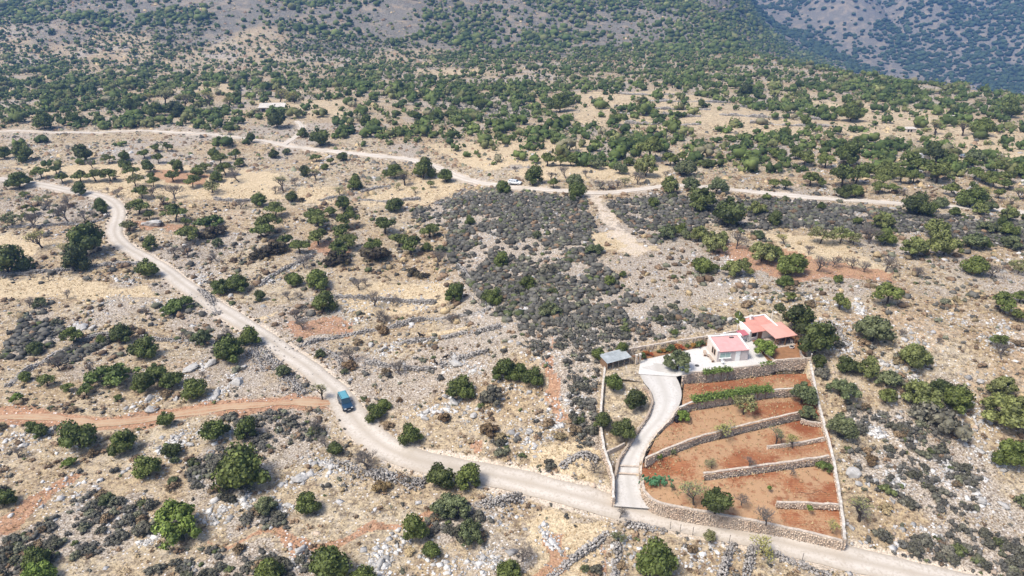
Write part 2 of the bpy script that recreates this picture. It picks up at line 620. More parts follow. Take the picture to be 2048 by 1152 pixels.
class MB:
    """collects boxes, prisms, tubes into one mesh"""
    def __init__(self):
        self.v = []; self.f = []

    def add(self, vs, fs):
        o = len(self.v)
        self.v += [tuple(map(float, p)) for p in vs]
        self.f += [tuple(i + o for i in f) for f in fs]
        return self

    def box(self, c, s, rz=0.0):
        cx, cy, cz = c; hx, hy, hzz = s[0] / 2, s[1] / 2, s[2] / 2
        co, si = math.cos(rz), math.sin(rz)
        vs = []
        for dz in (-hzz, hzz):
            for dx, dy in ((-hx, -hy), (hx, -hy), (hx, hy), (-hx, hy)):
                vs.append((cx + dx * co - dy * si, cy + dx * si + dy * co, cz + dz))
        return self.add(vs, [(0, 3, 2, 1), (4, 5, 6, 7), (0, 1, 5, 4), (1, 2, 6, 5), (2, 3, 7, 6), (3, 0, 4, 7)])

    def hexa(self, bot, top):
        """8-corner block: bottom ring, top ring (both counter-clockwise from above)"""
        return self.add(list(bot) + list(top), [(0, 3, 2, 1), (4, 5, 6, 7), (0, 1, 5, 4), (1, 2, 6, 5), (2, 3, 7, 6), (3, 0, 4, 7)])

    def tube(self, pts, rad, n=6, cap=True):
        pts = [Vector(p) for p in pts]
        rad = rad if isinstance(rad, (list, tuple)) else [rad] * len(pts)
        o = len(self.v)
        for i, p in enumerate(pts):
            d = (pts[min(i + 1, len(pts) - 1)] - pts[max(i - 1, 0)]).normalized()
            a = d.orthogonal().normalized(); b = d.cross(a)
            for k in range(n):
                t = 2 * math.pi * k / n
                self.v.append(tuple(p + (a * math.cos(t) + b * math.sin(t)) * rad[i]))
        for i in range(len(pts) - 1):
            for k in range(n):
                k2 = (k + 1) % n
                self.f.append((o + i * n + k, o + i * n + k2, o + (i + 1) * n + k2, o + (i + 1) * n + k))
        if cap:
            self.f.append(tuple(o + k for k in range(n))[::-1])
            self.f.append(tuple(o + (len(pts) - 1) * n + k for k in range(n)))
        return self

    def disc(self, c, axis, r, w, n=16):
        a = Vector(axis).normalized()
        return self.tube([Vector(c) - a * w / 2, Vector(c) + a * w / 2], r, n)

    def loft(self, A, B):
        n = len(A)
        return self.add(list(A) + list(B), [(i, i + 1, n + i + 1, n + i) for i in range(n - 1)])

    def build(self, name, mat, parent=None, bevel=0.0, smooth_shade=False):
        me = bpy.data.meshes.new(name)
        me.from_pydata(self.v, [], self.f)
        if mat:
            me.materials.append(MATS[mat])
        if smooth_shade:
            me.polygons.foreach_set('use_smooth', [True] * len(me.polygons))
        o = link(bpy.data.objects.new(name, me), parent)
        if bevel:
            m = o.modifiers.new('bevel', 'BEVEL'); m.width = bevel; m.segments = 2; m.limit_method = 'ANGLE'
        return o


def ico(sub=0):
    t = (1 + 5 ** 0.5) / 2
    V = np.array([(-1, t, 0), (1, t, 0), (-1, -t, 0), (1, -t, 0), (0, -1, t), (0, 1, t), (0, -1, -t), (0, 1, -t), (t, 0, -1), (t, 0, 1), (-t, 0, -1), (-t, 0, 1)], float)
    F = [(0, 11, 5), (0, 5, 1), (0, 1, 7), (0, 7, 10), (0, 10, 11), (1, 5, 9), (5, 11, 4), (11, 10, 2), (10, 7, 6), (7, 1, 8), (3, 9, 4), (3, 4, 2), (3, 2, 6), (3, 6, 8), (3, 8, 9), (4, 9, 5), (2, 4, 11), (6, 2, 10), (8, 6, 7), (9, 8, 1)]
    V = V / np.linalg.norm(V[0])
    for _ in range(sub):
        V = list(map(tuple, V)); mid = {}; G2 = []
        def m(a, b):
            k = (min(a, b), max(a, b))
            if k not in mid:
                p = (np.array(V[a]) + np.array(V[b])) / 2
                V.append(tuple(p / np.linalg.norm(p))); mid[k] = len(V) - 1
            return mid[k]
        for a, b, c in F:
            ab, bc, ca = m(a, b), m(b, c), m(c, a)
            G2 += [(a, ab, ca), (b, bc, ab), (c, ca, bc), (ab, bc, ca)]
        F = G2; V = np.array(V)
    return V, np.array(F)


ICO0, ICO1, ICO2 = ico(0), ico(1), ico(2)


def rock_template(seed, sub=0):
    r = np.random.default_rng(seed)
    V, F = (ICO0, ICO1, ICO2)[sub]
    V = V.copy()
    # cut by random planes for angular limestone shapes
    for _ in range(7):
        n = r.normal(size=3); n /= np.linalg.norm(n)
        d = r.uniform(0.45, 0.8)
        s = V @ n
        V = np.where((s > d)[:, None], V - (s - d)[:, None] * n * 0.9, V)
    V *= r.uniform(0.85, 1.15, (len(V), 1)) * np.array([r.uniform(0.8, 1.2), r.uniform(0.8, 1.2), r.uniform(0.55, 0.9)])
    return V, F


def merge(templates, which, pos, rot, scale, extra=None):
    """place templates (V,F[,shade]) many times in one mesh; returns V, F, per-vertex instance index, per-vertex shade"""
    Vs, Fs, Is, Ss = [], [], [], []
    off = 0
    which = np.asarray(which)
    for k, tp in enumerate(templates):
        sel = np.nonzero(which == k)[0]
        if not len(sel):
            continue
        tv, tf = tp[0], tp[1]
        sh = tp[2] if len(tp) > 2 else np.full(len(tv), 0.5)
        c, s = np.cos(rot[sel])[:, None], np.sin(rot[sel])[:, None]
        q = tv[None] * scale[sel][:, None, :]
        x = q[..., 0] * c - q[..., 1] * s + pos[sel, 0][:, None]
        y = q[..., 0] * s + q[..., 1] * c + pos[sel, 1][:, None]
        z = q[..., 2] + pos[sel, 2][:, None]
        n = len(tv)
        Vs.append(np.stack([x, y, z], -1).reshape(-1, 3))
        Fs.append((tf[None] + (np.arange(len(sel)) * n)[:, None, None] + off).reshape(-1, tf.shape[1]))
        Is.append(np.repeat(sel, n)); Ss.append(np.tile(sh, len(sel)))
        off += n * len(sel)
    tri = [f for f in Fs if f.shape[1] == 3]; quad = [f for f in Fs if f.shape[1] == 4]
    out = []
    if tri: out.append(np.concatenate(tri))
    if quad: out.append(np.concatenate(quad))
    return np.concatenate(Vs), out, np.concatenate(Is), np.concatenate(Ss)


def block_template(seed):
    r = np.random.default_rng(seed)
    V = np.array([(-1, -1, -1), (1, -1, -1), (1, 1, -1), (-1, 1, -1), (-1, -1, 1), (1, -1, 1), (1, 1, 1), (-1, 1, 1)], float) * [.72, .72, .62]
    V[4:, :2] *= r.uniform(.55, .9)
    V += r.normal(0, .16, V.shape)
    a = r.uniform(0, .6); c, q = math.cos(a), math.sin(a)
    V = np.stack([V[:, 0], V[:, 1] * c - V[:, 2] * q, V[:, 1] * q + V[:, 2] * c], -1)
    return V, np.array([(0, 2, 1), (0, 3, 2), (4, 5, 6), (4, 6, 7), (0, 1, 5), (0, 5, 4), (1, 2, 6), (1, 6, 5), (2, 3, 7), (2, 7, 6), (3, 0, 4), (3, 4, 7)])


ROCKS = [block_template(100 + i) for i in range(8)]
ROCKS1 = [rock_template(200 + i, 1) for i in range(8)]

# ------------------------------------------------------------------ ground
def wpoly(px):
    return [tuple(p[:2]) for p in Gpoly(px)]


SCRUB = [wpoly(q) for q in (
    [(940, 382), (1000, 376), (1170, 402), (1196, 470), (1190, 520), (1250, 570), (1292, 612), (1180, 655), (1050, 660), (1000, 640), (930, 560), (890, 505), (900, 455), (830, 440), (818, 422), (900, 402)],
    [(1205, 402), (1330, 392), (1480, 402), (1560, 398), (1800, 422), (2100, 450), (2100, 515), (1850, 465), (1740, 470), (1600, 455), (1480, 468), (1420, 445), (1310, 490), (1255, 450)],
    [(1030, 660), (1300, 615), (1480, 640), (1440, 660), (1240, 695), (1200, 715), (1196, 900), (1160, 900), (1120, 760), (1040, 690)],
    [(60, 1060), (170, 985), (280, 1000), (305, 1060), (180, 1115), (-60, 1170), (-60, 1090)],
    [(360, 930), (440, 895), (505, 970), (490, 1010), (390, 975)],
    [(300, 1180), (420, 1095), (620, 1105), (660, 1180)],
    [(1770, 1100), (1900, 1050), (2100, 1090), (2100, 1180), (1960, 1170)],
    [(1690, 800), (1800, 830), (1910, 850), (1890, 905), (1700, 860)],
    [(460, 845), (560, 820), (645, 845), (650, 880), (520, 905)],
    [(1690, 900), (1850, 890), (1960, 960), (1960, 1040), (1760, 1000)],
    [(40, 640), (110, 600), (130, 680), (60, 720), (0, 720)], [(90, 725), (160, 680), (215, 690), (130, 740)],
    [(860, 1020), (960, 1000), (1000, 1040), (960, 1090), (850, 1080)], [(480, 1020), (580, 1030), (560, 1060), (480, 1060)],
    [(1500, 60), (1640, 90), (1640, 110), (1500, 100)], [(880, 185), (1060, 195), (1060, 240), (900, 232)])]
STRAWF = [wpoly(q) for q in (
    [(585, 385), (640, 372), (680, 372), (665, 408), (600, 412)], [(715, 405), (850, 352), (930, 365), (930, 378), (860, 405), (740, 415)],
    [(1180, 470), (1235, 460), (1300, 500), (1250, 508), (1190, 500)], [(-40, 470), (80, 468), (135, 498), (60, 512), (-40, 510)],
    [(850, 655), (945, 650), (905, 668), (850, 672)], [(-40, 560), (130, 560), (300, 575), (330, 600), (180, 600), (-40, 600)],
    [(1150, 185), (1330, 180), (1560, 225), (1640, 240), (1620, 270), (1350, 270), (1150, 250)], [(1620, 200), (1900, 220), (1950, 270), (1760, 280), (1640, 260)],
    [(820, 138), (960, 135), (960, 152), (830, 152)], [(1840, 270), (2060, 250), (2060, 330), (1880, 320)], [(390, 165), (480, 160), (470, 190), (380, 190)],
    [(1010, 340), (1340, 330), (1330, 365), (1060, 362)], [(1540, 470), (1680, 470), (1790, 550), (1580, 545)], [(700, 560), (880, 560), (920, 600), (760, 640), (690, 610)],
    [(1060, 880), (1190, 900), (1190, 960), (1060, 950)],
    [(840, 285), (1180, 280), (1180, 330), (960, 340)], [(0, 330), (380, 330), (560, 345), (560, 400), (380, 400), (240, 395)], [(1040, 1040), (1220, 1040), (1180, 1150), (1060, 1150)],
    [(500, 195), (700, 200), (700, 235), (520, 240)], [(440, 640), (560, 620), (470, 660)])]
REDF = [wpoly(q) for q in (
    [(-40, 818), (60, 815), (200, 832), (330, 820), (520, 795), (665, 795), (672, 818), (530, 822), (380, 838), (250, 860), (120, 856), (-40, 848)],
    [(380, 1090), (520, 1072), (660, 1068), (740, 1055), (860, 1018), (870, 1030), (780, 1062), (680, 1084), (520, 1092)],
    [(575, 650), (640, 632), (705, 640), (690, 672), (590, 672)], [(-40, 1080), (30, 1030), (80, 975), (150, 938), (158, 948), (100, 990), (70, 1050), (-40, 1110)],
    [(1420, 480), (1560, 500), (1790, 545), (1790, 560), (1560, 560), (1400, 500)], [(1095, 660), (1125, 720), (1140, 820), (1115, 860), (1095, 760)],
    [(1075, 1080), (1110, 1060), (1120, 1150), (1070, 1150)], [(1195, 1090), (1215, 1090), (1215, 1150), (1195, 1150)], [(300, 335), (420, 345), (430, 370), (320, 368)],
    [(270, 440), (380, 450), (370, 462), (280, 455)], [(960, 985), (1060, 975), (1060, 995), (980, 1000)], [(905, 890), (950, 900), (940, 925), (910, 915)], [(620, 480), (700, 495), (680, 510), (610, 500)])]


PATH = wpoly([(1174, 388), (1200, 388), (1226, 425), (1258, 465), (1290, 505), (1250, 508), (1222, 470), (1198, 430)])


NC = 540


def terrain():
    ys = np.concatenate([np.geomspace(34, 150, 280, endpoint=False), np.geomspace(150, 3500, 290)])
    us = np.linspace(-1.02, 1.02, NC)
    Y = np.repeat(ys[:, None], NC, 1)
    X = us[None] * (Y + 62)
    x, y = X.ravel(), Y.ravel()
    z = hz(x, y)
    jx = x + (fbm(x / 5, y / 5, 61, 2) - 0.5) * 6
    jy = y + (fbm(x / 5, y / 5, 71, 2) - 0.5) * 6
    verge = np.zeros(len(x)); red_t = np.zeros(len(x))
    for k, (ln, hw) in ROADS.items():
        (x0, y0), (x1, y1) = ln.min(0) - 6, ln.max(0) + 6
        m = (x > x0) & (x < x1) & (y > y0) & (y < y1)
        d = np.full(len(x), 1e9)
        d[m] = dist_line(ln[::3], x[m], y[m])
        z -= 0.16 * (1 - smooth(hw - 0.5, hw + 0.3, d))
        if k == 'red':
            red_t = np.maximum(red_t, 1 - smooth(1.0, 3.4, d))
        else:
            verge = np.maximum(verge, (1 - smooth(hw, hw + 1.8, d)) * 0.75)

    def zone(polys):
        o = np.zeros(len(x))
        for p in polys:
            pa = np.array(p); (x0, y0), (x1, y1) = pa.min(0), pa.max(0)
            m = np.nonzero((jx > x0) & (jx < x1) & (jy > y0) & (jy < y1))[0]
            o[m[in_poly(p, jx[m], jy[m])]] = 1
        return o
    red = np.maximum(zone(REDF) * 0.62, red_t * .68)
    straw = zone(STRAWF) * (0.85 - 0.3 * smooth(220, 300, y))
    scrub = zone(SCRUB) * 0.8
    r2 = fbm(x / 17, y / 17, 81, 3)
    red = np.maximum(red, smooth(0.62, 0.80, r2) * 0.42 * (1 - straw))
    stony = smooth(0.46, 0.68, fbm(x / 23, y / 23, 91, 3))
    scrub = np.maximum(scrub, stony * 0.85 * (1 - straw))
    verge = np.maximum(verge, 0.66 * in_poly(PATH, jx, jy))
    slope = smooth(600, 740, y + (fbm(x / 60, y / 60, 19, 2) - 0.5) * 130)
    slope = np.maximum(slope, smooth(0, 60, edge_d(x, y)))
    slope = np.maximum(slope, 0.35 * smooth(330, 520, y) * smooth(0.45, 0.6, fbm(x / 45, y / 45, 23, 2)))
    n = NC; m = len(ys)
    i = (np.arange(m - 1)[:, None] * n + np.arange(n - 1)[None]).ravel()
    F = np.stack([i, i + 1, i + n + 1, i + n], -1)
    za = np.stack([red, straw, scrub], -1); zb = np.stack([verge, slope, 0 * red], -1)
    o = np_obj('ground', np.stack([x, y, z], -1), F, 'ground', {'zones': za, 'zones_b': zb}, smooth_shade=True)
    tag(o, 'stony dry hillside ground with straw, red earth and pale rock', 'ground', kind='structure')


terrain()


def ribbon(name, line, hw, mat, label, lift=0.05, wob=0.35, seed=1, ease=None):
    ln = resample(line, 0.9)
    t = np.gradient(ln, axis=0); t /= np.linalg.norm(t, axis=1)[:, None]
    nrm = np.stack([-t[:, 1], t[:, 0]], -1)
    offs = np.array([-1, -0.86, -0.6, -0.3, 0, 0.3, 0.6, 0.86, 1])
    s = np.arange(len(ln)) * 0.9
    wl = hw + (fbm(s / 5, s * 0, seed, 3) - 0.5) * 2 * wob
    wr = hw + (fbm(s / 5, s * 0 + 9, seed + 5, 3) - 0.5) * 2 * wob
    if ease is not None:
        wl = wl + ease(ln); wr = wr + ease(ln)
    W = np.where(offs[None] < 0, wr[:, None], wl[:, None]) * offs[None]
    X = ln[:, 0, None] + nrm[:, 0, None] * W; Y = ln[:, 1, None] + nrm[:, 1, None] * W
    Z = hz0(X, Y) + lift - 0.10 * (np.abs(offs) > 0.95)
    n = len(offs)
    i = (np.arange(len(ln) - 1)[:, None] * n + np.arange(n - 1)[None]).ravel()
    F = np.stack([i, i + n, i + n + 1, i + 1], -1)
    a = np.tile(np.abs(offs), (len(ln), 1)).ravel()
    o = np_obj(name, np.stack([X, Y, Z], -1).reshape(-1, 3), F[:, ::-1], mat, {'across': a}, smooth_shade=True)
    return tag(o, label, 'road', kind='structure')


bulge = G([700], [852])[0]
ribbon('road', ROADS['main'][0], 2.05, 'road_dirt', 'pale winding country road from the lower right to the upper left', 0.05, 0.35, 3,
       lambda l: 0.9 * np.exp(-((l[:, 0] - bulge[0]) ** 2 + (l[:, 1] - bulge[1]) ** 2) / 90.0))
farx = G([600], [295])[0][0]
ribbon('road', ROADS['upper'][0], 1.9, 'road_white', 'white track crossing the hillside behind the olive trees', 0.06, 0.6, 13, lambda l: -0.85 * (1 - smooth(farx - 40, farx + 20, l[:, 0])))
ribbon('track', ROADS['spur'][0], 1.3, 'road_white', 'short pale track climbing from the upper road', 0.075, 0.3, 23)
ribbon('track', ROADS['red'][0], 0.85, 'red_track', 'red earth track joining the road beside the blue car', 0.02, 0.9, 33)

# ------------------------------------------------------------------ the walled plot
BED_TUFTS = []


def loft_patch(name, A, B, mat, label, nu=40, nv=10, bump=0.06, lift=0.0, parent=None, cat='terrace'):
    a = resample(A, n=nu); b = resample(B, n=nu)
    t = np.linspace(0, 1, nv)[:, None, None]
    V = (a[None] * (1 - t) + b[None] * t).reshape(-1, 3)
    V[:, 2] += lift + (vnoise(V[:, 0] * 0.8, V[:, 1] * 0.8, 5) - 0.5) * bump
    i = (np.arange(nv - 1)[:, None] * nu + np.arange(nu - 1)[None]).ravel()
    F = np.stack([i, i + 1, i + nu + 1, i + nu], -1)
    if name == 'terrace_bed':
        rb = np.random.default_rng(int(abs(V[0, 0]) * 100))
        for q in V[rb.integers(0, len(V), 480)]:
            BED_TUFTS.append(tuple(q + [rb.normal(0, .35), rb.normal(0, .25), 0]))
    lit = fbm(V[:, 0] / 6, V[:, 1] / 6, 44, 2)
    ac = np.abs(np.linspace(-1, 1, nv))[:, None].repeat(nu, 1).ravel() if cat == 'driveway' else np.full(len(V), 0.4)
    o = np_obj(name, V, F, mat, {'litter': lit, 'across': ac}, parent, True)
    if label:
        tag(o, label, cat, kind='structure')
    return o


loft_patch('terrace_bed', W_FRONT[1:] + [0, 0.1, -0.3], Pz([(1284, 935, 4.6), (1330, 932, 4.7), (1408, 962, 4.5), (1480, 953, 4.5), (1560, 942, 4.4), (1668, 928, 4.2)]), 'red_bed', 'lowest red earth terrace bed behind the roadside wall', 60, 24)
loft_patch('terrace_bed', Pz([(1284, 935, 4.6), (1330, 932, 4.8), (1408, 950, 5.6), (1480, 940, 5.6), (1560, 929, 5.55), (1668, 914, 5.4)]), Pz([(1286, 926, 5.4), (1330, 915, 5.7), (1400, 889, 5.9), (1500, 864, 5.9), (1600, 841, 5.9), (1656, 846, 6.2)]), 'red_bed', 'second red earth terrace bed with young almond trees', 60, 16)
loft_patch('terrace_bed', Pz([(1291, 920, 6.8), (1330, 901, 7.05), (1400, 875, 7.25), (1500, 850, 7.25), (1600, 826, 7.25), (1646, 832, 7.3)]), Pz([(1310, 880, 7.3), (1345, 843, 7.6), (1385, 822, 7.6), (1450, 812, 7.6), (1540, 797, 7.6), (1634, 792, 7.6)]), 'red_bed', 'third red earth terrace bed below the vine wall', 60, 14)
loft_patch('terrace_bed', Pz([(1364, 812, 9.0), (1450, 796, 9.1), (1540, 781, 9.1), (1632, 778, 9.1)]), Pz([(1368, 768, 9.3), (1420, 766, 9.3), (1480, 759, 9.3), (1555, 749, 9.3), (1626, 747, 9.3)]), 'red_bed', 'narrow smooth red terrace bed below the cabin', 50, 12, 0.03)
DL = Pz([(1226, 1012, 1.55), (1229, 1000, 1.9), (1230, 960, 2.9), (1232, 925, 4.2), (1248, 900, 5.2), (1275, 862, 6.8), (1300, 828, 8.2), (1307, 800, 9.3), (1300, 780, 10.1), (1288, 765, 10.6), (1279, 745, 11.12), (1281, 722, 11.2)])
DR = Pz([(1312, 1018, 1.55), (1301, 1006, 1.9), (1283, 965, 2.9), (1283, 930, 4.2), (1290, 905, 5.2), (1313, 868, 6.8), (1345, 836, 8.2), (1361, 803, 9.3), (1363, 783, 10.1), (1358, 765, 10.6), (1352, 752, 11.12), (1352, 732, 11.2)])
cl, cr = catmull(DL, 5), catmull(DR, 5)
for ln in (cl, cr):
    ln[:6, 2] = np.maximum(ln[:6, 2], ground(ln[:6, 0], ln[:6, 1]) + 0.09)
loft_patch('driveway', cl, cr, 'concrete_drive', 'pale concrete driveway curving up to the cabin', 56, 9, 0.0, 0.0, None, 'driveway')
loft_patch('yard_paving', Pz([(1277, 748, 11.16), (1352, 753, 11.16), (1390, 745, 11.16), (1420, 743, 11.16), (1480, 737, 11.16), (1540, 729, 11.16), (1550, 722, 11.16)]), Pz([(1281, 719, 11.22), (1350, 704, 11.22), (1420, 689, 11.22), (1470, 680, 11.22), (1500, 676, 11.22), (1520, 690, 11.22), (1536, 705, 11.2)]), 'yard_concrete', 'white concrete yard around the pink roofed cabin', 50, 12, 0.0, 0.0, None, 'paving')
loft_patch('garden_soil', Pz([(1536, 722, 11.3), (1556, 721, 11.34), (1619, 719, 11.34)]), Pz([(1500, 676, 11.34), (1540, 668, 11.34), (1610, 672, 11.34)]), 'tan_soil', 'brown bare garden soil in front of the long house', 40, 14, 0.05, 0.0, None, 'soil')
loft_patch('flower_bed_soil', Pz([(1281, 720, 11.3), (1350, 705, 11.3), (1420, 690, 11.3), (1450, 684, 11.3)]), Pz([(1262, 712, 11.6), (1340, 697, 11.6), (1400, 688, 11.6), (1460, 678, 11.6)]), 'tan_soil', 'reddish flower bed below the retaining wall', 30, 6, 0.06, 0.0, None, 'soil')
loft_patch('side_yard', W_LEFT[:, :] * [1, 1, 0] + np.array([[0.2, 0, lev(z)] for z in (2.4, 3.5, 4.3, 5.6, 6.9, 8.1, 9.5, 11.1)]), np.vstack([DL[1:7] + [-0.1, 0, -0.05], DL[7:11] + [-0.1, 0, -0.05]]), 'ground', 'weedy strip of earth between boundary wall and driveway', 50, 12, 0.15, 0.0, None, 'soil')
loft_patch('shed_yard', Pz([(1208, 752, 10.9), (1240, 758, 10.95), (1286, 764, 10.7)]), Pz([(1214, 712, 11.3), (1250, 706, 11.3), (1286, 716, 11.3)]), 'ground', 'trodden earth yard under the metal roofed shed', 24, 10, 0.08, 0.0, None, 'soil')


def wall_core(line, h, th, mat, parent, name='core'):
    """line = top edge on the outer side; the wall goes th to its left and h down"""
    ln = resample(line, 0.7)
    t = np.gradient(ln[:, :2], axis=0); t /= np.linalg.norm(t, axis=1)[:, None]
    nr = np.stack([-t[:, 1], t[:, 0], 0 * t[:, 0]], -1)
    hh = np.full(len(ln), h) if np.isscalar(h) else np.interp(np.linspace(0, 1, len(ln)), np.linspace(0, 1, len(h)), h)
    a = ln; b = ln + nr * th
    dn = np.stack([0 * hh, 0 * hh, -hh], -1)
    m = MB()
    n = len(ln)
    V = np.vstack([a, b, b + dn, a + dn])
    F = []
    for k in range(4):
        k2 = (k + 1) % 4
        F += [(k * n + i, k * n + i + 1, k2 * n + i + 1, k2 * n + i) for i in range(n - 1)]
    F += [(0, n, 2 * n, 3 * n), (n - 1, 4 * n - 1, 3 * n - 1, 2 * n - 1)]
    m.add(V, F)
    return m.build(name, mat, parent), ln, nr, hh


def stones_mesh(pos, size, seed, mat, name, parent, tmpl=None, label=None):
    r = np.random.default_rng(seed)
    n = len(pos)
    V, F, I, _ = merge(tmpl or ROCKS, r.integers(0, 8, n), pos, r.uniform(0, 6.28, n), size)
    o = np_obj(name, V, F, mat, {'shade': r.uniform(0, 1, n)[I]}, parent)
    o['kind'] = 'stuff'
    return o


def built_wall(name, line, h, th, cap_mat, label, cap=0.12, sides=(1,), seed=1, stone=True, over=0.035):
    h = h * .85; th = th * .62
    e = empty(name, tuple(line[len(line) // 2]))
    off = -np.array(line[len(line) // 2])
    loc = np.asarray(line) + off
    core, ln, nr, hh = wall_core(loc - [0, 0, cap], h, th, 'mortar', e)
    # coping stones laid along the top
    cp = resample(loc, .7)
    cp = cp - nr_offset(cp, over) + np.random.default_rng(seed + 1).normal(0, 1, cp.shape) * [.035, .035, .03]
    w2, ln2, nr2, _ = wall_core(cp, cap * 1.15, th + 2 * over, cap_mat, e, 'coping')
    r = np.random.default_rng(seed)
    if stone:
        for sd in sides:
            pos, size = [], []
            seg = resample(ln, 0.3)
            t = np.gradient(seg[:, :2], axis=0); t /= np.linalg.norm(t, axis=1)[:, None]
            nn = np.stack([-t[:, 1], t[:, 0]], -1)
            hs = np.interp(np.linspace(0, 1, len(seg)), np.linspace(0, 1, len(hh)), hh)
            for i in range(len(seg)):
                z = -0.16
                while z > -hs[i] - 0.1:
                    s = r.uniform(0.075, 0.15)
                    o = (-0.03 if sd == 1 else th + 0.03)
                    j = r.uniform(-0.12, 0.12)
                    pos.append((seg[i, 0] + nn[i, 0] * o + t[i, 0] * j, seg[i, 1] + nn[i, 1] * o + t[i, 1] * j, seg[i, 2] + z + r.uniform(-0.05, 0.05)))
                    size.append((s * 1.15, s * 1.15, s))
                    z -= r.uniform(0.22, 0.32)
            stones_mesh(np.array(pos), np.array(size), seed + 3, 'wall_stone', 'stones', e)
    return tag(e, label, 'wall', 'stone walls of the terraced plot', 'thing')


def nr_offset(ln, d):
    ln = np.asarray(ln)
    t = np.gradient(ln[:, :2], axis=0); t /= np.linalg.norm(t, axis=1)[:, None]
    return np.stack([-t[:, 1], t[:, 0], 0 * t[:, 0]], -1) * d


built_wall('roadside_wall', catmull(W_FRONT, 3), 3.0, 0.55, 'coping', 'tall stone wall with pale coping beside the road and driveway mouth', 0.14, (1,), 11)
built_wall('boundary_wall', W_RIGHT[::-1] + [0.1, 0, 0], 2.2, 0.5, 'coping_white', 'long pale topped wall on the right side of the red terraces', 0.16, (1, 2), 12)
built_wall('boundary_wall', W_LEFT, 1.9, 0.42, 'coping_white', 'narrow white capped wall left of the driveway and metal shed', 0.16, (1, 2), 13)
built_wall('retaining_wall', W_BACK, 2.0, 0.5, 'coping', 'stone retaining wall behind the yard and flower bed', 0.14, (1,), 14)
built_wall('terrace_wall', Pz([(1408, 947, 5.85), (1480, 937, 5.85), (1560, 926, 5.8), (1660, 912, 5.7)]), 1.6, 0.5, 'coping', 'low terrace wall across the middle of the red beds', 0.13, (1,), 15)
built_wall('terrace_wall', Pz([(1554, 1004, 4.75), (1620, 1006, 4.55), (1679, 1009, 4.35)]), 1.0, 0.45, 'coping', 'short terrace wall above the corner of the roadside wall', 0.13, (1,), 16)
built_wall('terrace_wall', Pz([(1293, 917, 7.0), (1330, 899, 7.25), (1400, 872, 7.45), (1500, 847, 7.45), (1603, 823, 7.45)]), 1.8, 0.45, 'coping', 'long slanting terrace wall above the almond bed', 0.12, (1,), 17)
built_wall('terrace_wall', Pz([(1535, 893, 6.3), (1604, 884, 6.5), (1650, 875, 6.6)]), 0.7, 0.4, 'coping', 'low stub of terrace wall between the beds on the right', 0.12, (1,), 18)
built_wall('terrace_wall', Pz([(1602, 838, 7.2), (1622, 843, 7.1), (1644, 846, 7.0)]), 0.8, 0.35, 'coping', 'short curved kerb wall below the grey green trees', 0.12, (1,), 19)
built_wall('vine_wall', Pz([(1358, 815, 9.0), (1385, 804, 9.2), (1450, 795, 9.3), (1540, 780, 9.3), (1600, 776, 9.3), (1632, 777, 9.3)]), 1.8, 0.45, 'coping_white', 'terrace wall carrying the long green vine trellis', 0.12, (1,), 20)
built_wall('platform_wall', Pz([(1366, 752, 11.4), (1388, 744, 11.5), (1420, 742, 11.5), (1480, 735, 11.5), (1540, 727, 11.6), (1556, 719, 12.1), (1622, 716, 12.1)]), 2.6, 0.4, 'coping', 'high retaining wall holding up the cabin yard', 0.12, (1,), 21)
built_wall('driveway_wall', Pz([(1229, 950, 4.0), (1236, 916, 5.3), (1250, 895, 6.0), (1275, 858, 7.5), (1297, 825, 8.9), (1304, 800, 9.9), (1297, 781, 10.6), (1286, 772, 10.8)])[::-1], 1.5, 0.4, 'wall_stone', 'brownish kerb wall on the left edge of the driveway', 0.12, (1, 2), 22)
built_wall('driveway_wall', Pz([(1283, 948, 4.3), (1284, 926, 5.2), (1291, 902, 6.1), (1314, 866, 7.6), (1346, 833, 8.9), (1358, 815, 9.6)]), 1.5, 0.4, 'coping', 'pale kerb wall on the right edge of the driveway', 0.12, (1, 2), 23)
built_wall('cross_wall', Pz([(1212, 905, 6.2), (1236, 893, 6.2), (1250, 886, 6.4)]), 0.9, 0.35, 'coping', 'short cross wall between boundary wall and driveway kerb', 0.12, (1,), 24, False)
built_wall('yard_kerb', Pz([(1552, 722, 11.75), (1540, 712, 11.75), (1526, 699, 11.75), (1512, 688, 11.75)]), 0.5, 0.25, 'coping', 'cream kerb edging the concrete yard beside the garden soil', 0.1, (1,), 25, False)
built_wall('garden_kerb', Pz([(1611, 716, 12.3), (1604, 708, 12.2), (1602, 698, 12.2)]), 0.8, 0.3, 'coping', 'cream kerb curving at the garden corner', 0.1, (1,), 26, False)
# threshold strips across the driveway
for (pa, pb, lab) in (((1231, 946, 3.55), (1281, 949, 3.55), 'lower drain strip across the driveway mouth'), ((1232, 931, 4.12), (1281, 933, 4.12), 'upper pale concrete strip across the driveway mouth')):
    a, b = Pz([pa, pb])
    m = MB(); c = (a + b) / 2; d = b - a
    m.box((0, 0, 0), (np.linalg.norm(d[:2]), 0.28, 0.16), math.atan2(d[1], d[0]))
    o = m.build('driveway_strip', 'coping' if 'upper' in lab else 'mortar', None, 0.02)
    o.location = c + [0, 0, 0.02]
    tag(o, lab, 'strip')

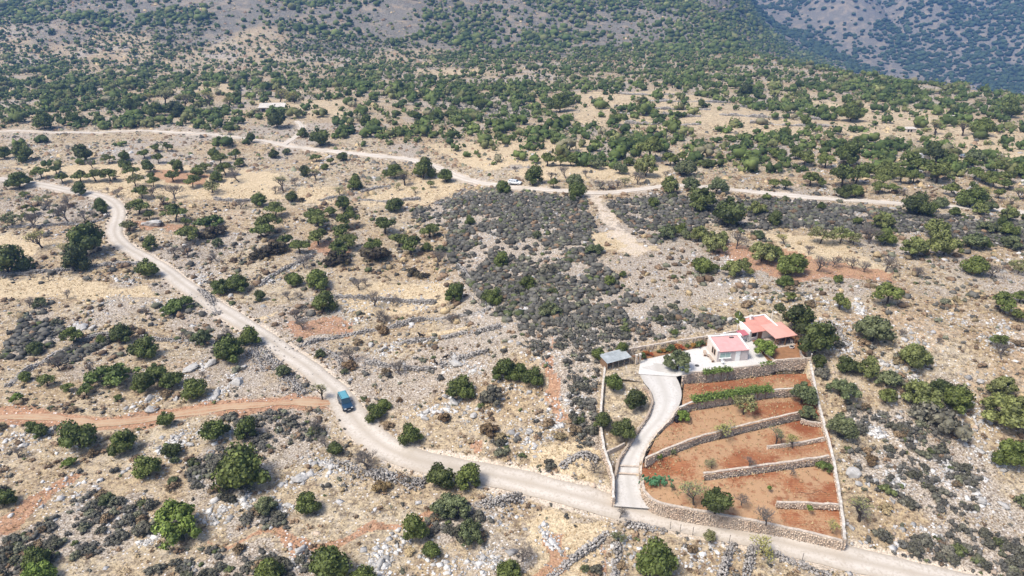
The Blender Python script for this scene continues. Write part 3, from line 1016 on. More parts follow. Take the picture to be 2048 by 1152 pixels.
# ------------------------------------------------------------------ dry stone walls and rubble banks in the fields
def dry_wall(px, label, h=0.85, w=0.75, seed=1, name='dry_stone_wall', spill=0.0, smin=0.13, smax=0.26):
    ln = resample(catmull(Gpoly(px), 4), 0.24)
    r = np.random.default_rng(seed)
    wv = np.arange(len(ln)) * .24
    ln[:, 1] += (fbm(wv / 5, wv * 0, seed + 7, 2) - .5) * 1.6
    t = np.gradient(ln[:, :2], axis=0); t /= np.linalg.norm(t, axis=1)[:, None]
    nn = np.stack([-t[:, 1], t[:, 0]], -1)
    s = np.arange(len(ln)) * 0.24
    hv = h * np.clip(1.9 * fbm(s / 3.2, s * 0 + seed, seed, 3) - .28, 0.06, 1.2)
    pos, size = [], []
    for i in range(len(ln)):
        nz = max(1, int(hv[i] / 0.26))
        for k in range(nz):
            f = (k + 0.5) / nz
            half = w / 2 * (1 - 0.45 * f)
            for sd in ((-1, 1) if w < 1.3 else np.linspace(-1, 1, int(w * 2.2))):
                q = sd * half + r.normal(0, 0.07) * (1 if w < 1.3 else 4)
                a = r.uniform(smin, smax)
                x = ln[i, 0] + nn[i, 0] * q + r.uniform(-0.1, 0.1); y = ln[i, 1] + nn[i, 1] * q + r.uniform(-0.1, 0.1)
                pos.append((x, y, ln[i, 2] - 0.05 + f * hv[i] + r.normal(0, 0.04))); size.append((a * 1.15, a, a * 0.9))
        a = r.uniform(smin, smax) * 1.1
        pos.append((ln[i, 0] + r.normal(0, 0.1), ln[i, 1] + r.normal(0, 0.1), ln[i, 2] + hv[i] - 0.03)); size.append((a, a, a * 0.8))
        for _ in range(r.poisson(spill)):
            q = r.normal(0, w * 1.3); a = r.uniform(smin * 0.7, smax)
            x = ln[i, 0] + nn[i, 0] * q; y = ln[i, 1] + nn[i, 1] * q
            pos.append((x, y, ln[i, 2] + a * 0.2)); size.append((a * 1.2, a, a * 0.8))
    c = ln[len(ln) // 2]
    e = empty(name, tuple(c))
    stones_mesh(np.array(pos) - c, np.array(size), seed, 'dry_stone', 'stones', e)
    tag(e, label, 'wall' if name == 'dry_stone_wall' else 'rubble', 'dry stone walls in the fields', 'thing')


DW = [
    ([(600, 692), (650, 680), (720, 668), (790, 654), (870, 638), (940, 630), (980, 620)], 'long dry stone wall running right from the road above the goats'),
    ([(980, 620), (968, 598), (950, 575), (935, 552), (915, 530)], 'dry stone wall climbing along the edge of the grey scrub'),
    ([(795, 690), (850, 682), (905, 674), (960, 664), (1000, 655)], 'low dry stone wall beside the black goats'),
    ([(730, 725), (770, 735), (810, 738), (870, 742)], 'sunken line of stones below the bare grey bush'),
    ([(10, 778), (50, 745), (100, 716), (150, 690), (205, 670), (260, 668)], 'curved dry stone wall on the left below the dark bush'),
    ([(280, 676), (330, 680), (390, 684), (440, 690)], 'dry stone wall end meeting the road verge on the left'),
    ([(-30, 550), (60, 548), (140, 540), (220, 530), (290, 527)], 'long grey wall at the left edge below the big trees'),
    ([(-30, 458), (60, 453), (120, 450), (180, 446), (218, 432)], 'dry stone wall ending at the inside of the road bend'),
    ([(1160, 1105), (1190, 1088), (1215, 1073)], 'short dry stone wall rising to the roadside in the lower middle'),
    ([(1100, 1152), (1130, 1130), (1160, 1106)], 'dry stone wall running out of the bottom edge'),
    ([(1226, 1165), (1230, 1125), (1236, 1088)], 'upright dry stone wall below the roadside almond'),
    ([(1436, 1165), (1452, 1125), (1468, 1092)], 'grey dry stone wall dropping from the road, lower right of centre'),
    ([(1486, 1165), (1497, 1130), (1505, 1100)], 'dry stone wall left of the yellow roadside bush'),
    ([(1540, 1106), (1580, 1124), (1620, 1142), (1660, 1160)], 'dry stone wall following the road along the bottom'),
    ([(1250, 1042), (1285, 1052), (1330, 1064)], 'broken stone bank below the road opposite the driveway'),
    ([(1120, 935), (1140, 915), (1165, 905), (1195, 920)], 'ring of stones left of the driveway mouth'),
    ([(520, 572), (545, 552), (580, 534), (625, 512)], 'dry stone wall slanting between the olive trees'),
    ([(640, 402), (690, 390), (740, 380), (780, 372)], 'thin field wall beside the straw field'),
    ([(640, 600), (720, 596), (800, 604), (870, 606)], 'faint stone edging among bare almond trees'),
    ([(430, 398), (470, 402), (520, 400)], 'short stone line left of the straw field'),
    ([(870, 408), (905, 398), (930, 380)], 'stone edge rounding the straw field'),
    ([(720, 400), (780, 404), (840, 398)], 'stone edging along the lower side of the straw field'),
    ([(900, 728), (930, 716), (975, 700)], 'stone line right of the pale outcrop'),
]
DW += [([(x0, y0), ((x0 + x1) / 2, (y0 + y1) / 2 + 1), (x1, y1)], n + ' terrace line from the top in the pale far fields') for n, x0, y0, x1, y1 in (
    ('first', 1240, 188, 1400, 190), ('second', 1270, 201, 1460, 205), ('third', 1230, 214, 1420, 220), ('fourth', 1480, 214, 1650, 222), ('fifth', 1240, 228, 1400, 233), ('sixth', 1440, 230, 1640, 240), ('seventh', 1500, 246, 1680, 256), ('eighth', 1250, 246, 1400, 250))]
for k, (px, lab) in enumerate(DW):
    dry_wall(px, lab, 0.8 if k < 23 else 1.1, 0.95, 300 + k, spill=1.1 if k < 23 else .2, smin=.13 if k < 23 else .25, smax=.26 if k < 23 else .42)
RB = [
    ([(518, 688), (538, 720), (572, 756), (610, 788)], 'loose rubble bank along the left verge above the blue car', 0.7, 2.6),
    ([(500, 700), (512, 720), (528, 742)], 'rubble bank beside the green bush at the verge', 0.7, 2.0),
    ([(660, 918), (700, 930), (740, 950)], 'grey rubble slope below the bare roadside tree', 0.6, 2.2),
    ([(740, 945), (790, 958), (850, 968)], 'heap of grey rubble left of the roadside bushes', 0.8, 3.0),
    ([(950, 1012), (990, 1005), (1040, 996)], 'pile of pale rocks beside the white marker post', 1.0, 1.9),
    ([(640, 700), (670, 715), (690, 735)], 'band of rubble right of the road by the grey bush', 0.6, 1.4),
    ([(880, 735), (915, 722), (905, 705)], 'pale outcrop beside the grazing goats', 0.8, 2.2),
    ([(400, 580), (420, 600), (435, 630)], 'rubble bank at the left verge beside the spreading shrub', 0.6, 1.8),
    ([(1660, 640), (1680, 670), (1690, 700)], 'pale rubble strip right of the dark trees behind the house', 0.5, 2.4),
]
for k, (px, lab, h, w) in enumerate(RB):
    dry_wall(px, lab, h * .8, w * .8, 400 + k, 'rubble_bank', 1.2, 0.10, 0.24)

loft_patch('terrace_bank', Pz([(1322, 933, 4.72), (1408, 963, 4.5)]), Pz([(1322, 931, 4.78), (1409, 949, 5.62)]), 'red_bed', 'red earth bank at the open end of the middle terrace', 10, 5, 0.05)

# ------------------------------------------------------------------ buildings
def frame_from(a, b):
    """origin a, local x towards b"""
    d = np.asarray(b) - np.asarray(a)
    return math.atan2(d[1], d[0]), float(np.hypot(d[0], d[1]))


def window(parent, c, w, h, axis, out, frame_mat='white_paint', pane_mat='window_green', sill=True, name='window', bars=0):
    """axis 'x' or 'y' = direction the window runs along; out = +-1 side it faces; c = centre on the wall face"""
    e = MB(); t = 0.07
    def bx(m, u, z, su, sz, d, depth):
        if axis == 'x':
            m.box((c[0] + u, c[1] + out * d, c[2] + z), (su, depth, sz))
        else:
            m.box((c[0] + out * d, c[1] + u, c[2] + z), (depth, su, sz))
    for sz in (-1, 1):
        bx(e, 0, sz * (h / 2), w + t, t, 0.0, 0.12)
    for su in (-1, 1):
        bx(e, su * (w / 2), 0, t, h - t, 0.0, 0.12)
    for k in range(bars):
        bx(e, -w / 2 + w * (k + 1) / (bars + 1), 0, 0.05, h - t, 0.005, 0.08)
    f = e.build(name, frame_mat, parent)
    p = MB(); bx(p, 0, 0, w - t, h - t, -0.005, 0.05); p.build('pane', pane_mat, f)
    if sill:
        s = MB(); bx(s, 0, -h / 2 - 0.09, w + 0.3, 0.09, 0.08, 0.24); s.build('sill', 'white_paint', f)
    return f


# the cabin with the pink lean-to roof
PLZ = 11.2
ca, cb = Pz([(1433.5, 724, PLZ), (1495, 719.5, PLZ)])
rz, L = frame_from(ca, cb)
cab = empty('cabin', tuple(ca), rz)
tag(cab, 'small cabin with pink sloping roof and mauve front on the white yard', 'house')
D, HF, HB = 4.7, 2.1, 2.5
m = MB()
wt = 0.22
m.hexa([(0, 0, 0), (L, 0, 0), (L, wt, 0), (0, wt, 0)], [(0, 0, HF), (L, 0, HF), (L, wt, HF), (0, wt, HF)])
m.build('front_wall', 'mauve_wall', cab)  # darker paint than the side walls stands in for shading on the front
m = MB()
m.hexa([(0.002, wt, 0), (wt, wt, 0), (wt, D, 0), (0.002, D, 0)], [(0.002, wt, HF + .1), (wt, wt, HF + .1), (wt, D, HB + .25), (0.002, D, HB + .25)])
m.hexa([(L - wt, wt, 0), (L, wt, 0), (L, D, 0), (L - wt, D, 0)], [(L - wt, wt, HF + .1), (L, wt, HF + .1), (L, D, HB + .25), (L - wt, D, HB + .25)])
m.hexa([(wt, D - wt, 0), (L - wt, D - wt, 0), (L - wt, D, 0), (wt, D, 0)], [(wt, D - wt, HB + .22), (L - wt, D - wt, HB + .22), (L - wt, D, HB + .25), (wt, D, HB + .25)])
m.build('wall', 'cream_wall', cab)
m = MB()
m.hexa([(wt, -0.22, HF - 0.03), (L - wt + .12, -0.22, HF - 0.03), (L - wt, D - wt, HB - 0.02), (wt, D - wt, HB - 0.02)], [(wt, -0.22, HF + 0.09), (L - wt + .12, -0.22, HF + 0.09), (L - wt, D - wt, HB + 0.1), (wt, D - wt, HB + 0.1)])
roof = m.build('roof', 'roof_pink', cab)
m = MB()
for xa in (-0.04, L - wt - 0.04):
    m.hexa([(xa, -0.05, HF + 0.08), (xa + wt + .08, -0.05, HF + 0.08), (xa + wt + .08, D + .05, HB + 0.25), (xa, D + .05, HB + 0.25)], [(xa, -0.05, HF + 0.2), (xa + wt + .08, -0.05, HF + 0.2), (xa + wt + .08, D + .05, HB + 0.36), (xa, D + .05, HB + 0.36)])
m.box((L / 2, D - .08, HB + 0.31), (L - 2 * wt - 0.1, 0.34, 0.1))
m.build('parapet', 'white_paint', cab)
MB().box((L * .72, D - 0.75, HB + 0.13), (0.8, 0.35, 0.14)).build('skylight', 'iron', roof)
window(cab, (1.45, 0, 1.28), 2.05, 0.95, 'x', -1, 'white_paint', 'window_green', True, bars=1)
m = MB(); m.box((L * .655, -0.03, 1.0), (0.86, 0.1, 2.0)); dr = m.build('door', 'white_paint', cab)
MB().tube([(L * .655 + .32, -0.12, 1.0), (L * .655 + .32, -0.12, 1.14)], 0.025, 6).build('handle', 'iron', dr)
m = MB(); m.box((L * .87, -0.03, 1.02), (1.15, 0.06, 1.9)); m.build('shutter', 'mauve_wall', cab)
for yy in (1.25, 2.15):
    window(cab, (0.002, yy, 1.35), 0.55, 1.1, 'y', -1, 'wood', 'dark_inside', False)
m = MB(); m.box((L - 1.0, D + 0.6, 1.15), (3.6, 0.9, 2.3)); m.build('rear_annex', 'white_wall', cab)
m = MB(); m.box((L - 1.0, D + 0.62, 2.36), (3.8, 1.0, 0.12)); m.build('annex_roof', 'white_paint', cab)
m = MB(); m.tube([(L - 2.4, D + .6, 2.4), (L - 2.4, D + .6, 2.95)], 0.14, 10); m.tube([(L - 2.4, D + .6, 2.95), (L - 2.4, D + .6, 3.05)], [0.26, 0.1], 10); m.build('vent_pipe', 'white_paint', cab)


def local(e, x, y, z=0):
    c, s = math.cos(e.rotation_euler.z), math.sin(e.rotation_euler.z)
    return (e.location.x + x * c - y * s, e.location.y + x * s + y * c, e.location.z + z)


def bench(loc, rz_, label, L_=2.3):
    b = empty('wooden_bench', loc, rz_); tag(b, label, 'bench')
    for k in range(3):
        MB().box((0, -0.17 + k * 0.17, 0.46), (L_, 0.15, 0.05)).build('slat', 'pale_wood', b)
    for sx in (-1, 1):
        MB().box((sx * (L_ / 2 - 0.2), 0, 0.22), (0.1, 0.42, 0.43)).build('leg', 'wood', b)


bench(local(cab, -0.75, 1.0), rz + math.radians(90), 'pale wooden bench beside the side windows of the cabin')
bench(local(cab, -1.1, 2.9), rz + math.radians(72), 'second wooden bench further back along the cabin side wall', 1.7)


def chair(loc, rz_, label):
    e = empty('garden_chair', loc, rz_); tag(e, label, 'chair')
    MB().box((0, 0, 0.43), (0.48, 0.46, 0.05)).build('seat', 'white_plastic', e, 0.015)
    MB().hexa([(-.23, .2, .45), (.23, .2, .45), (.23, .25, .45), (-.23, .25, .45)], [(-.21, .3, .88), (.21, .3, .88), (.21, .34, .88), (-.21, .34, .88)]).build('backrest', 'white_plastic', e)
    for sx in (-1, 1):
        for sy in (-1, 1):
            MB().tube([(sx * .24, sy * .22, 0), (sx * .2, sy * .19, .43)], 0.03, 6).build('leg', 'white_plastic', e)
        MB().tube([(sx * .25, -.2, .43), (sx * .26, -.2, .64), (sx * .24, .26, .66)], 0.025, 6).build('armrest', 'white_plastic', e)


chair(local(cab, 0.75, -0.85), rz + 0.3, 'white plastic chair in front of the cabin window')

# the long house with the orange roof and its porch
ha, hb = Pz([(1497, 683, 11.34), (1562, 672, 11.34)])
rz2, _ = frame_from(ha, hb)
ho = empty('long_house', tuple(ha), rz2)
tag(ho, 'long white house with orange roof and open porch among dark trees', 'house')
L2, D2, HF2, HB2 = 6.3, 4.4, 2.05, 2.5
m = MB()
m.hexa([(0, 0, 0), (.25, 0, 0), (.25, D2, 0), (0, D2, 0)], [(0, 0, HF2), (.25, 0, HF2), (.25, D2, HB2 + .2), (0, D2, HB2 + .2)])
m.hexa([(L2 - .25, 0, 0), (L2, 0, 0), (L2, D2, 0), (L2 - .25, D2, 0)], [(L2 - .25, 0, HF2), (L2, 0, HF2), (L2, D2, HB2 + .2), (L2 - .25, D2, HB2 + .2)])
m.box((L2 / 2, D2 - .12, (HB2 + .2) / 2), (L2 - .5, .24, HB2 + .2))
m.box((L2 / 2, .32, HF2 / 2), (L2 - .5, .24, HF2))
m.build('wall', 'white_wall', ho)
m = MB(); m.hexa([(.25, -.45, HF2 - .1), (L2 + .1, -.45, HF2 - .1), (L2 - .05, D2 - .25, HB2), (.25, D2 - .25, HB2)], [(.25, -.45, HF2 + .02), (L2 + .1, -.45, HF2 + .02), (L2 - .05, D2 - .25, HB2 + .12), (.25, D2 - .25, HB2 + .12)])
rf = m.build('roof', 'roof_orange', ho)
m = MB()
m.box((L2 / 2, D2 - .12, HB2 + .26), (L2 + .2, .34, .13))
m.hexa([(L2 - .2, .1, HF2 + .1), (L2 + .1, .1, HF2 + .1), (L2 + .1, D2 - .3, HB2 + .19), (L2 - .2, D2 - .3, HB2 + .19)], [(L2 - .2, .1, HF2 + .22), (L2 + .1, .1, HF2 + .22), (L2 + .1, D2 - .3, HB2 + .32), (L2 - .2, D2 - .3, HB2 + .32)])
m.hexa([(-.06, -.02, HF2 + .0), (.3, -.02, HF2 + .0), (.3, D2 - .3, HB2 + .2), (-.06, D2 - .3, HB2 + .2)], [(-.06, -.02, HF2 + .12), (.3, -.02, HF2 + .12), (.3, D2 - .3, HB2 + .32), (-.06, D2 - .3, HB2 + .32)])
m.build('parapet', 'white_paint', ho)
m = MB(); m.box((2.7, D2 - .75, HB2 + .42), (.42, .42, .75)); m.box((2.7, D2 - .75, HB2 + .84), (.6, .6, .1))
ch = m.build('chimney', 'white_paint', rf)
m = MB(); m.box((2.7, D2 - .97, HB2 + .62), (.2, .03, .18)); m.build('chimney_opening', 'dark_inside', rf)
window(ho, (1.2, .2, 1.25), 1.0, 1.0, 'x', -1, 'wood', 'dark_inside')
m = MB(); m.box((2.5, .17, 1.0), (.9, .06, 2.0)); m.build('door', 'wood', ho)
# porch
PX0, PX1, PY0 = 3.1, 7.9, -3.6
m = MB(); m.hexa([(PX0, PY0, 1.85), (PX1, PY0, 1.85), (PX1, 1.3, 2.28), (PX0, 1.3, 2.28)], [(PX0, PY0, 1.95), (PX1, PY0, 1.95), (PX1, 1.3, 2.38), (PX0, 1.3, 2.38)])
m.build('porch_roof', 'roof_porch', ho)
for x in (PX0 + .15, (PX0 + PX1) / 2, PX1 - .15):
    for y in (PY0 + .2, 0.9):
        if y > 0 and x < L2:
            continue
        MB().box((x, y, 0.93 if y < 0 else 1.1), (.16, .16, 1.86 if y < 0 else 2.2)).build('post', 'wood', ho)
MB().box(((PX0 + PX1) / 2, PY0 + .2, 1.8), (PX1 - PX0 - .1, .14, .1)).build('beam', 'wood', ho)
m = MB(); m.box(((PX0 + PX1) / 2 - .1, -1.9, .03), (PX1 - PX0 - .3, 3.9, .1)); m.build('porch_floor', 'coping', ho)
# red canopy on the left side of the long house
cn = empty('side_canopy', local(ho, -1.0, 0.9), rz2); tag(cn, 'small crimson canopy on posts at the left end of the long house', 'canopy')
MB().hexa([(-1.0, -1.1, 1.55), (.75, -1.1, 1.55), (.75, .6, 1.8), (-1.0, .6, 1.8)], [(-1.0, -1.1, 1.62), (.75, -1.1, 1.62), (.75, .6, 1.87), (-1.0, .6, 1.87)]).build('canopy_roof', 'roof_crimson', cn)
for x in (-.9, .65):
    for y in (-1.0, .5):
        MB().tube([(x, y, 0), (x, y, 1.57 if y < 0 else 1.79)], .05, 6).build('post', 'white_paint', cn)
wt_ = empty('work_table', local(ho, -1.1, .4), rz2); tag(wt_, 'white table under the small crimson canopy', 'table')
MB().box((0, 0, .78), (1.1, .6, .06)).build('table_top', 'white_plastic', wt_)
for sx in (-1, 1):
    MB().box((sx * .45, 0, .37), (.08, .5, .74)).build('leg', 'white_paint', wt_)
for i, (x, y, h, lab) in enumerate([(-1.75, 1.6, 3.0, 'white pole beside the crimson canopy'), (.9, D2 + .5, 3.6, 'white pole behind the long house roof, left of chimney'), (7.2, D2 - 1.2, 3.9, 'white pole at the right end of the long house roof')]):
    pl = empty('white_pole', local(ho, x, y), rz2); tag(pl, lab, 'pole')
    MB().tube([(0, 0, 0), (0, 0, h)], .05, 8).build('shaft', 'white_paint', pl)
    MB().tube([(0, 0, h), (0, 0, h + .08)], [.08, .03], 8).build('cap', 'white_paint', pl)
# porch furniture
tb = empty('porch_table', local(ho, 6.2, -2.6), rz2 + .2); tag(tb, 'grey round-cornered table under the porch', 'table')
MB().box((0, 0, .72), (1.9, 1.1, .06)).build('table_top', 'bark_grey', tb, .02)
for sx in (-1, 1):
    for sy in (-1, 1):
        MB().tube([(sx * .8, sy * .42, 0), (sx * .8, sy * .42, .7)], .04, 6).build('leg', 'wood', tb)
bench(local(ho, 4.7, -2.2), rz2 + math.radians(60), 'brown bench under the left side of the porch', 1.7)
chair(local(ho, 7.3, -3.0), rz2 + 1.2, 'white chair at the right side of the porch table')
wb = empty('white_basin', local(ho, 6.1, -4.6), rz2); tag(wb, 'white basin on the soil in front of the porch', 'basin')
MB().tube([(0, 0, 0), (0, 0, .05), (0, 0, .32), (0, 0, .36)], [.3, .36, .46, .48], 14).build('bowl', 'white_plastic', wb)
MB().tube([(0, 0, .365), (0, 0, .37)], [.42, .42], 14).build('water', 'dark_inside', wb)

# open shed with corrugated roof
sa, sb = Pz([(1213, 741, 11.0), (1259, 727, 11.2)])
rz3, L3 = frame_from(sa, sb)
sh = empty('open_shed', tuple(sa), rz3); tag(sh, 'open shed with pale blue corrugated metal roof by the boundary wall', 'shed')
nr_ = 5
for k in range(nr_):
    y0, y1 = -0.3 + k * 2.7 / nr_, -0.3 + (k + 1) * 2.7 / nr_
    z0, z1 = 1.6 + k * .08, 1.6 + (k + 1) * .08
    # each sheet is ribbed
    V, F = [], []
    n = 40
    for j, (yy, zz) in enumerate(((y0, z0), (y1 + .06, z1 - .012))):
        for i in range(n):
            V.append((-.15 + (L3 + .3) * i / (n - 1), yy, zz + .03 * (i % 2)))
    F = [(i, i + 1, n + i + 1, n + i) for i in range(n - 1)]
    MB().add(V, F).build('roof_sheet', 'corrugated', sh)
for x in np.linspace(.05, L3 - .1, 5):
    for y, h in ((-.1, 1.62), (2.25, 1.9)):
        MB().tube([(x, y, -.3), (x, y, h)], .05, 6).build('post', 'pale_wood', sh)
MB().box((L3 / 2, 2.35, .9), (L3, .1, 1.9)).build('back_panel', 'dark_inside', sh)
MB().box((.02, 1.15, .75), (.08, 2.2, 1.5)).build('side_panel', 'wood', sh)
MB().box((L3 / 2, -.1, 1.5), (L3, .07, .09)).build('beam', 'white_paint', sh)
for k, (x, w, h) in enumerate([(.9, .8, .9), (2.2, 1.0, .7), (3.3, .7, 1.0)]):
    cr_ = empty('storage_crate', local(sh, x, 1.2 + .3 * k, 0), rz3 + .2 * k); tag(cr_, ('first', 'middle', 'last')[k] + ' dark crate counted from the boundary wall under the shed roof', 'crate')
    MB().box((0, 0, h / 2), (w, .7, h)).build('case', 'wood', cr_, .02)
    MB().box((0, 0, h + .03), (w + .06, .76, .06)).build('lid', 'iron', cr_, .01)
# wooden gate panel and two stone posts right of the shed
for k, (px, lab) in enumerate([((1276, 728), 'left pale stone gate post right of the shed'), ((1280, 726), 'right pale stone gate post right of the shed')]):
    a = Pz([(px[0] - 4 + 3 * k, px[1], 11.2)])[0]
    gp = empty('gate_post', tuple(a), rz3); tag(gp, lab, 'post', 'gate posts by the shed')
    MB().box((0, 0, .9), (.34, .34, 1.8)).build('shaft', 'coping', gp, .03)
    MB().box((0, 0, 1.85), (.44, .44, .12)).build('cap', 'coping_white', gp, .02)
a = Pz([(1262, 728, 11.2)])[0]
wp = empty('brushwood_fence', tuple(a), rz3); tag(wp, 'brushwood fence of thin sticks between shed and gate posts', 'fence')
for k in range(14):
    MB().tube([(k * .085, random.uniform(-.05, .05), -.2), (k * .085 + random.uniform(-.05, .05), random.uniform(-.05, .05), 1.4 + random.uniform(-.2, .2))], .022, 5).build('stick', 'bark_grey', wp)
MB().box((.6, .06, .9), (1.25, .04, .06)).build('rail', 'wood', wp)

# ------------------------------------------------------------------ vehicles
def suv(loc, rz_, label, body='car_blue', roof='car_roof', tall=True):
    """boxy estate car, nose along local -y"""
    e = empty('parked_car', loc, rz_); tag(e, label, 'car')
    W, Ln = 1.82, 4.6
    yF, yR = -Ln / 2, Ln / 2
    zb = .42; zs = 1.02; zt = 1.92 if tall else 1.48
    hw = W / 2
    def sect(y, w, z0, z1):
        return [(-w, y, z0), (w, y, z0), (w, y, z1), (-w, y, z1)]
    m = MB()
    prof = [(yF, .86, .5, .80), (yF + .12, .95, .42, .96), (yF + 1.25, 1.0, .42, zs + .06), (yR - .15, 1.0, .42, zs + .08), (yR, .95, .5, zs)]
    V = []
    for (y, w, a, b) in prof:
        V += [(-hw * w, y, a), (hw * w, y, a), (hw * w, y, (a + b) / 2 + .12), (hw * w * .96, y, b), (-hw * w * .96, y, b), (-hw * w, y, (a + b) / 2 + .12)]
    F = []
    for i in range(len(prof) - 1):
        for k in range(6):
            F.append((i * 6 + k, i * 6 + (k + 1) % 6, i * 6 + 6 + (k + 1) % 6, i * 6 + 6 + k))
    F += [(5, 4, 3, 2, 1, 0), tuple(len(prof) * 6 - 6 + k for k in range(6))]
    m.add(V, F); b = m.build('body', body, e, .05, True)
    m = MB()
    yA, yB, yC, yD = yF + 1.2, yF + 1.85, yR - .2, yR - .06
    w0, w1 = hw * .94, hw * .80
    z0 = zs + .04
    m.hexa([(-w0, yA, z0), (w0, yA, z0), (w0, yD, z0), (-w0, yD, z0)], [(-w1, yB, zt - .06), (w1, yB, zt - .06), (w1, yC, zt - .06), (-w1, yC, zt - .06)])
    cabn = m.build('cabin', body, e, .04)
    m = MB(); m.box((0, (yB + yC) / 2, zt - .03), (w1 * 2 + .04, yC - yB + .08, .08)); rf_ = m.build('roof', roof, e, .03)
    for sx in (-1, 1):
        MB().box((sx * (w1 - .1), (yB + yC) / 2, zt + .05), (.04, yC - yB - .3, .05)).build('roof_rail', 'black_plastic', rf_)
    # windscreen
    def quad(pts, name, mat, off):
        n = (Vector(pts[1]) - Vector(pts[0])).cross(Vector(pts[3]) - Vector(pts[0])).normalized() * off
        a = [tuple(Vector(p) + n) for p in pts]; c = [tuple(Vector(p) - n * .2) for p in pts]
        MB().hexa(c, a).build(name, mat, e)
    f0, f1 = .12, .88
    def lerp(p, q, t): return tuple(p[i] + (q[i] - p[i]) * t for i in range(3))
    bl, br, tr, tl = (-w0 * .93, yA, z0), (w0 * .93, yA, z0), (w1 * .92, yB, zt - .06), (-w1 * .92, yB, zt - .06)
    quad([lerp(bl, tl, f0), lerp(br, tr, f0), lerp(br, tr, f1), lerp(bl, tl, f1)], 'windscreen', 'car_glass', .025)
    bl, br, tr, tl = (w0 * .9, yD, z0), (-w0 * .9, yD, z0), (-w1 * .9, yC, zt - .06), (w1 * .9, yC, zt - .06)
    quad([lerp(bl, tl, f0), lerp(br, tr, f0), lerp(br, tr, f1), lerp(bl, tl, f1)], 'rear_window', 'car_glass', .025)
    for sx in (-1, 1):
        for (ta, tb_) in ((.10, .36), (.40, .68), (.72, .93)):
            pa = (sx * w0, yA + (yD - yA) * ta, z0); pb = (sx * w0, yA + (yD - yA) * tb_, z0)
            qa = (sx * w1, yB + (yC - yB) * ta, zt - .06); qb = (sx * w1, yB + (yC - yB) * tb_, zt - .06)
            pts = [lerp(pa, qa, .12), lerp(pb, qb, .12), lerp(pb, qb, .85), lerp(pa, qa, .85)]
            if sx < 0:
                pts = [pts[1], pts[0], pts[3], pts[2]]
            quad(pts, 'side_window', 'car_glass', .02)
        MB().box((sx * (hw + .13), yA + .35, zs + .16), (.24, .12, .18)).build('mirror', 'black_plastic', e, .03)
        MB().box((sx * hw * .66, yF + .03, .8), (.36, .12, .16)).build('headlight', 'lamp_glass', e, .02)
        for y in (yF + .85, yR - .9):
            w = MB().disc((sx * (hw - .1), y, .36), (1, 0, 0), .36, .24, 18).build('wheel', 'tyre', e)
            MB().disc((sx * (hw + .025), y, .36), (1, 0, 0), .2, .03, 14).build('rim', 'car_silver', w)
        MB().box((sx * hw * .8, yR - .01, .9), (.16, .06, .34)).build('tail_light', 'roof_crimson', e)
    MB().box((0, yF - .02, .5), (W * .97, .18, .24)).build('bumper', 'black_plastic', e, .03)
    MB().box((0, yF + .02, .8), (W * .42, .08, .16)).build('grille', 'black_plastic', e, .01)
    MB().box((0, yF - .125, .56), (.52, .02, .11)).build('number_plate', 'white_paint', e)
    MB().box((0, yR + .03, .5), (W * .97, .16, .22)).build('rear_bumper', 'black_plastic', e, .03)
    return e


A_, B_ = G([684, 699], [797, 826])
carp = G([691.5], [812])[0]
ang = math.atan2(B_[1] - A_[1], B_[0] - A_[0]) + math.pi / 2
suv((carp[0], carp[1], carp[2] + .06), ang, 'dark blue estate car with pale teal roof driving on the road')
p2 = G([1030], [369])[0]
suv((p2[0], p2[1], p2[2] + .08), math.radians(68), 'white car parked on the upper track beside the dark bush', 'car_white', 'car_white', False)
p3 = G([1931], [316])[0]
suv((p3[0], p3[1], p3[2]), math.radians(100), 'small silver car among the trees at the far right', 'car_silver', 'car_silver', False)

# ------------------------------------------------------------------ far sheds
def far_hut(px, py, w, d, h, roofm, wallm, label, rz_=0.0, openings=2, slope=.5, name='field_hut'):
    p = G([px], [py])[0]
    e = empty(name, tuple(p), rz_); tag(e, label, 'hut')
    MB().hexa([(-w / 2, -d / 2, -1), (w / 2, -d / 2, -1), (w / 2, d / 2, -1), (-w / 2, d / 2, -1)], [(-w / 2, -d / 2, h), (w / 2, -d / 2, h), (w / 2, d / 2, h + slope), (-w / 2, d / 2, h + slope)]).build('wall', wallm, e)
    MB().hexa([(-w / 2 - .3, -d / 2 - .4, h + .02), (w / 2 + .3, -d / 2 - .4, h + .02), (w / 2 + .3, d / 2 + .3, h + slope + .05), (-w / 2 - .3, d / 2 + .3, h + slope + .05)],
              [(-w / 2 - .3, -d / 2 - .4, h + .17), (w / 2 + .3, -d / 2 - .4, h + .17), (w / 2 + .3, d / 2 + .3, h + slope + .2), (-w / 2 - .3, d / 2 + .3, h + slope + .2)]).build('roof', roofm, e)
    for k in range(openings):
        x = -w / 2 + w * (k + .5) / max(openings, 1) * .6 + .3
        MB().box((x, -d / 2 - .02, h * .45), (w * .16, .08, h * .8)).build('opening', 'dark_inside', e)


far_hut(546, 222, 12.5, 5.5, 2.1, 'coping_white', 'mauve_wall', 'long low shed with pale roof behind the upper track', math.radians(8), 2, 1.4, 'long_shed')
far_hut(1818, 263, 4.6, 2.8, 1.4, 'coping_white', 'cream_wall', 'small pale roofed hut with two dark openings in the far field', math.radians(4), 2, .3)
far_hut(1847, 322, 2.4, 2.2, 2.3, 'white_paint', 'white_wall', 'narrow white hut behind the dense olive trees', .1, 0, .2)
far_hut(1908, 240, 3.8, 2.4, 1.5, 'coping_white', 'cream_wall', 'pale hut with dark front beyond the far field wall', .05, 1, .5)

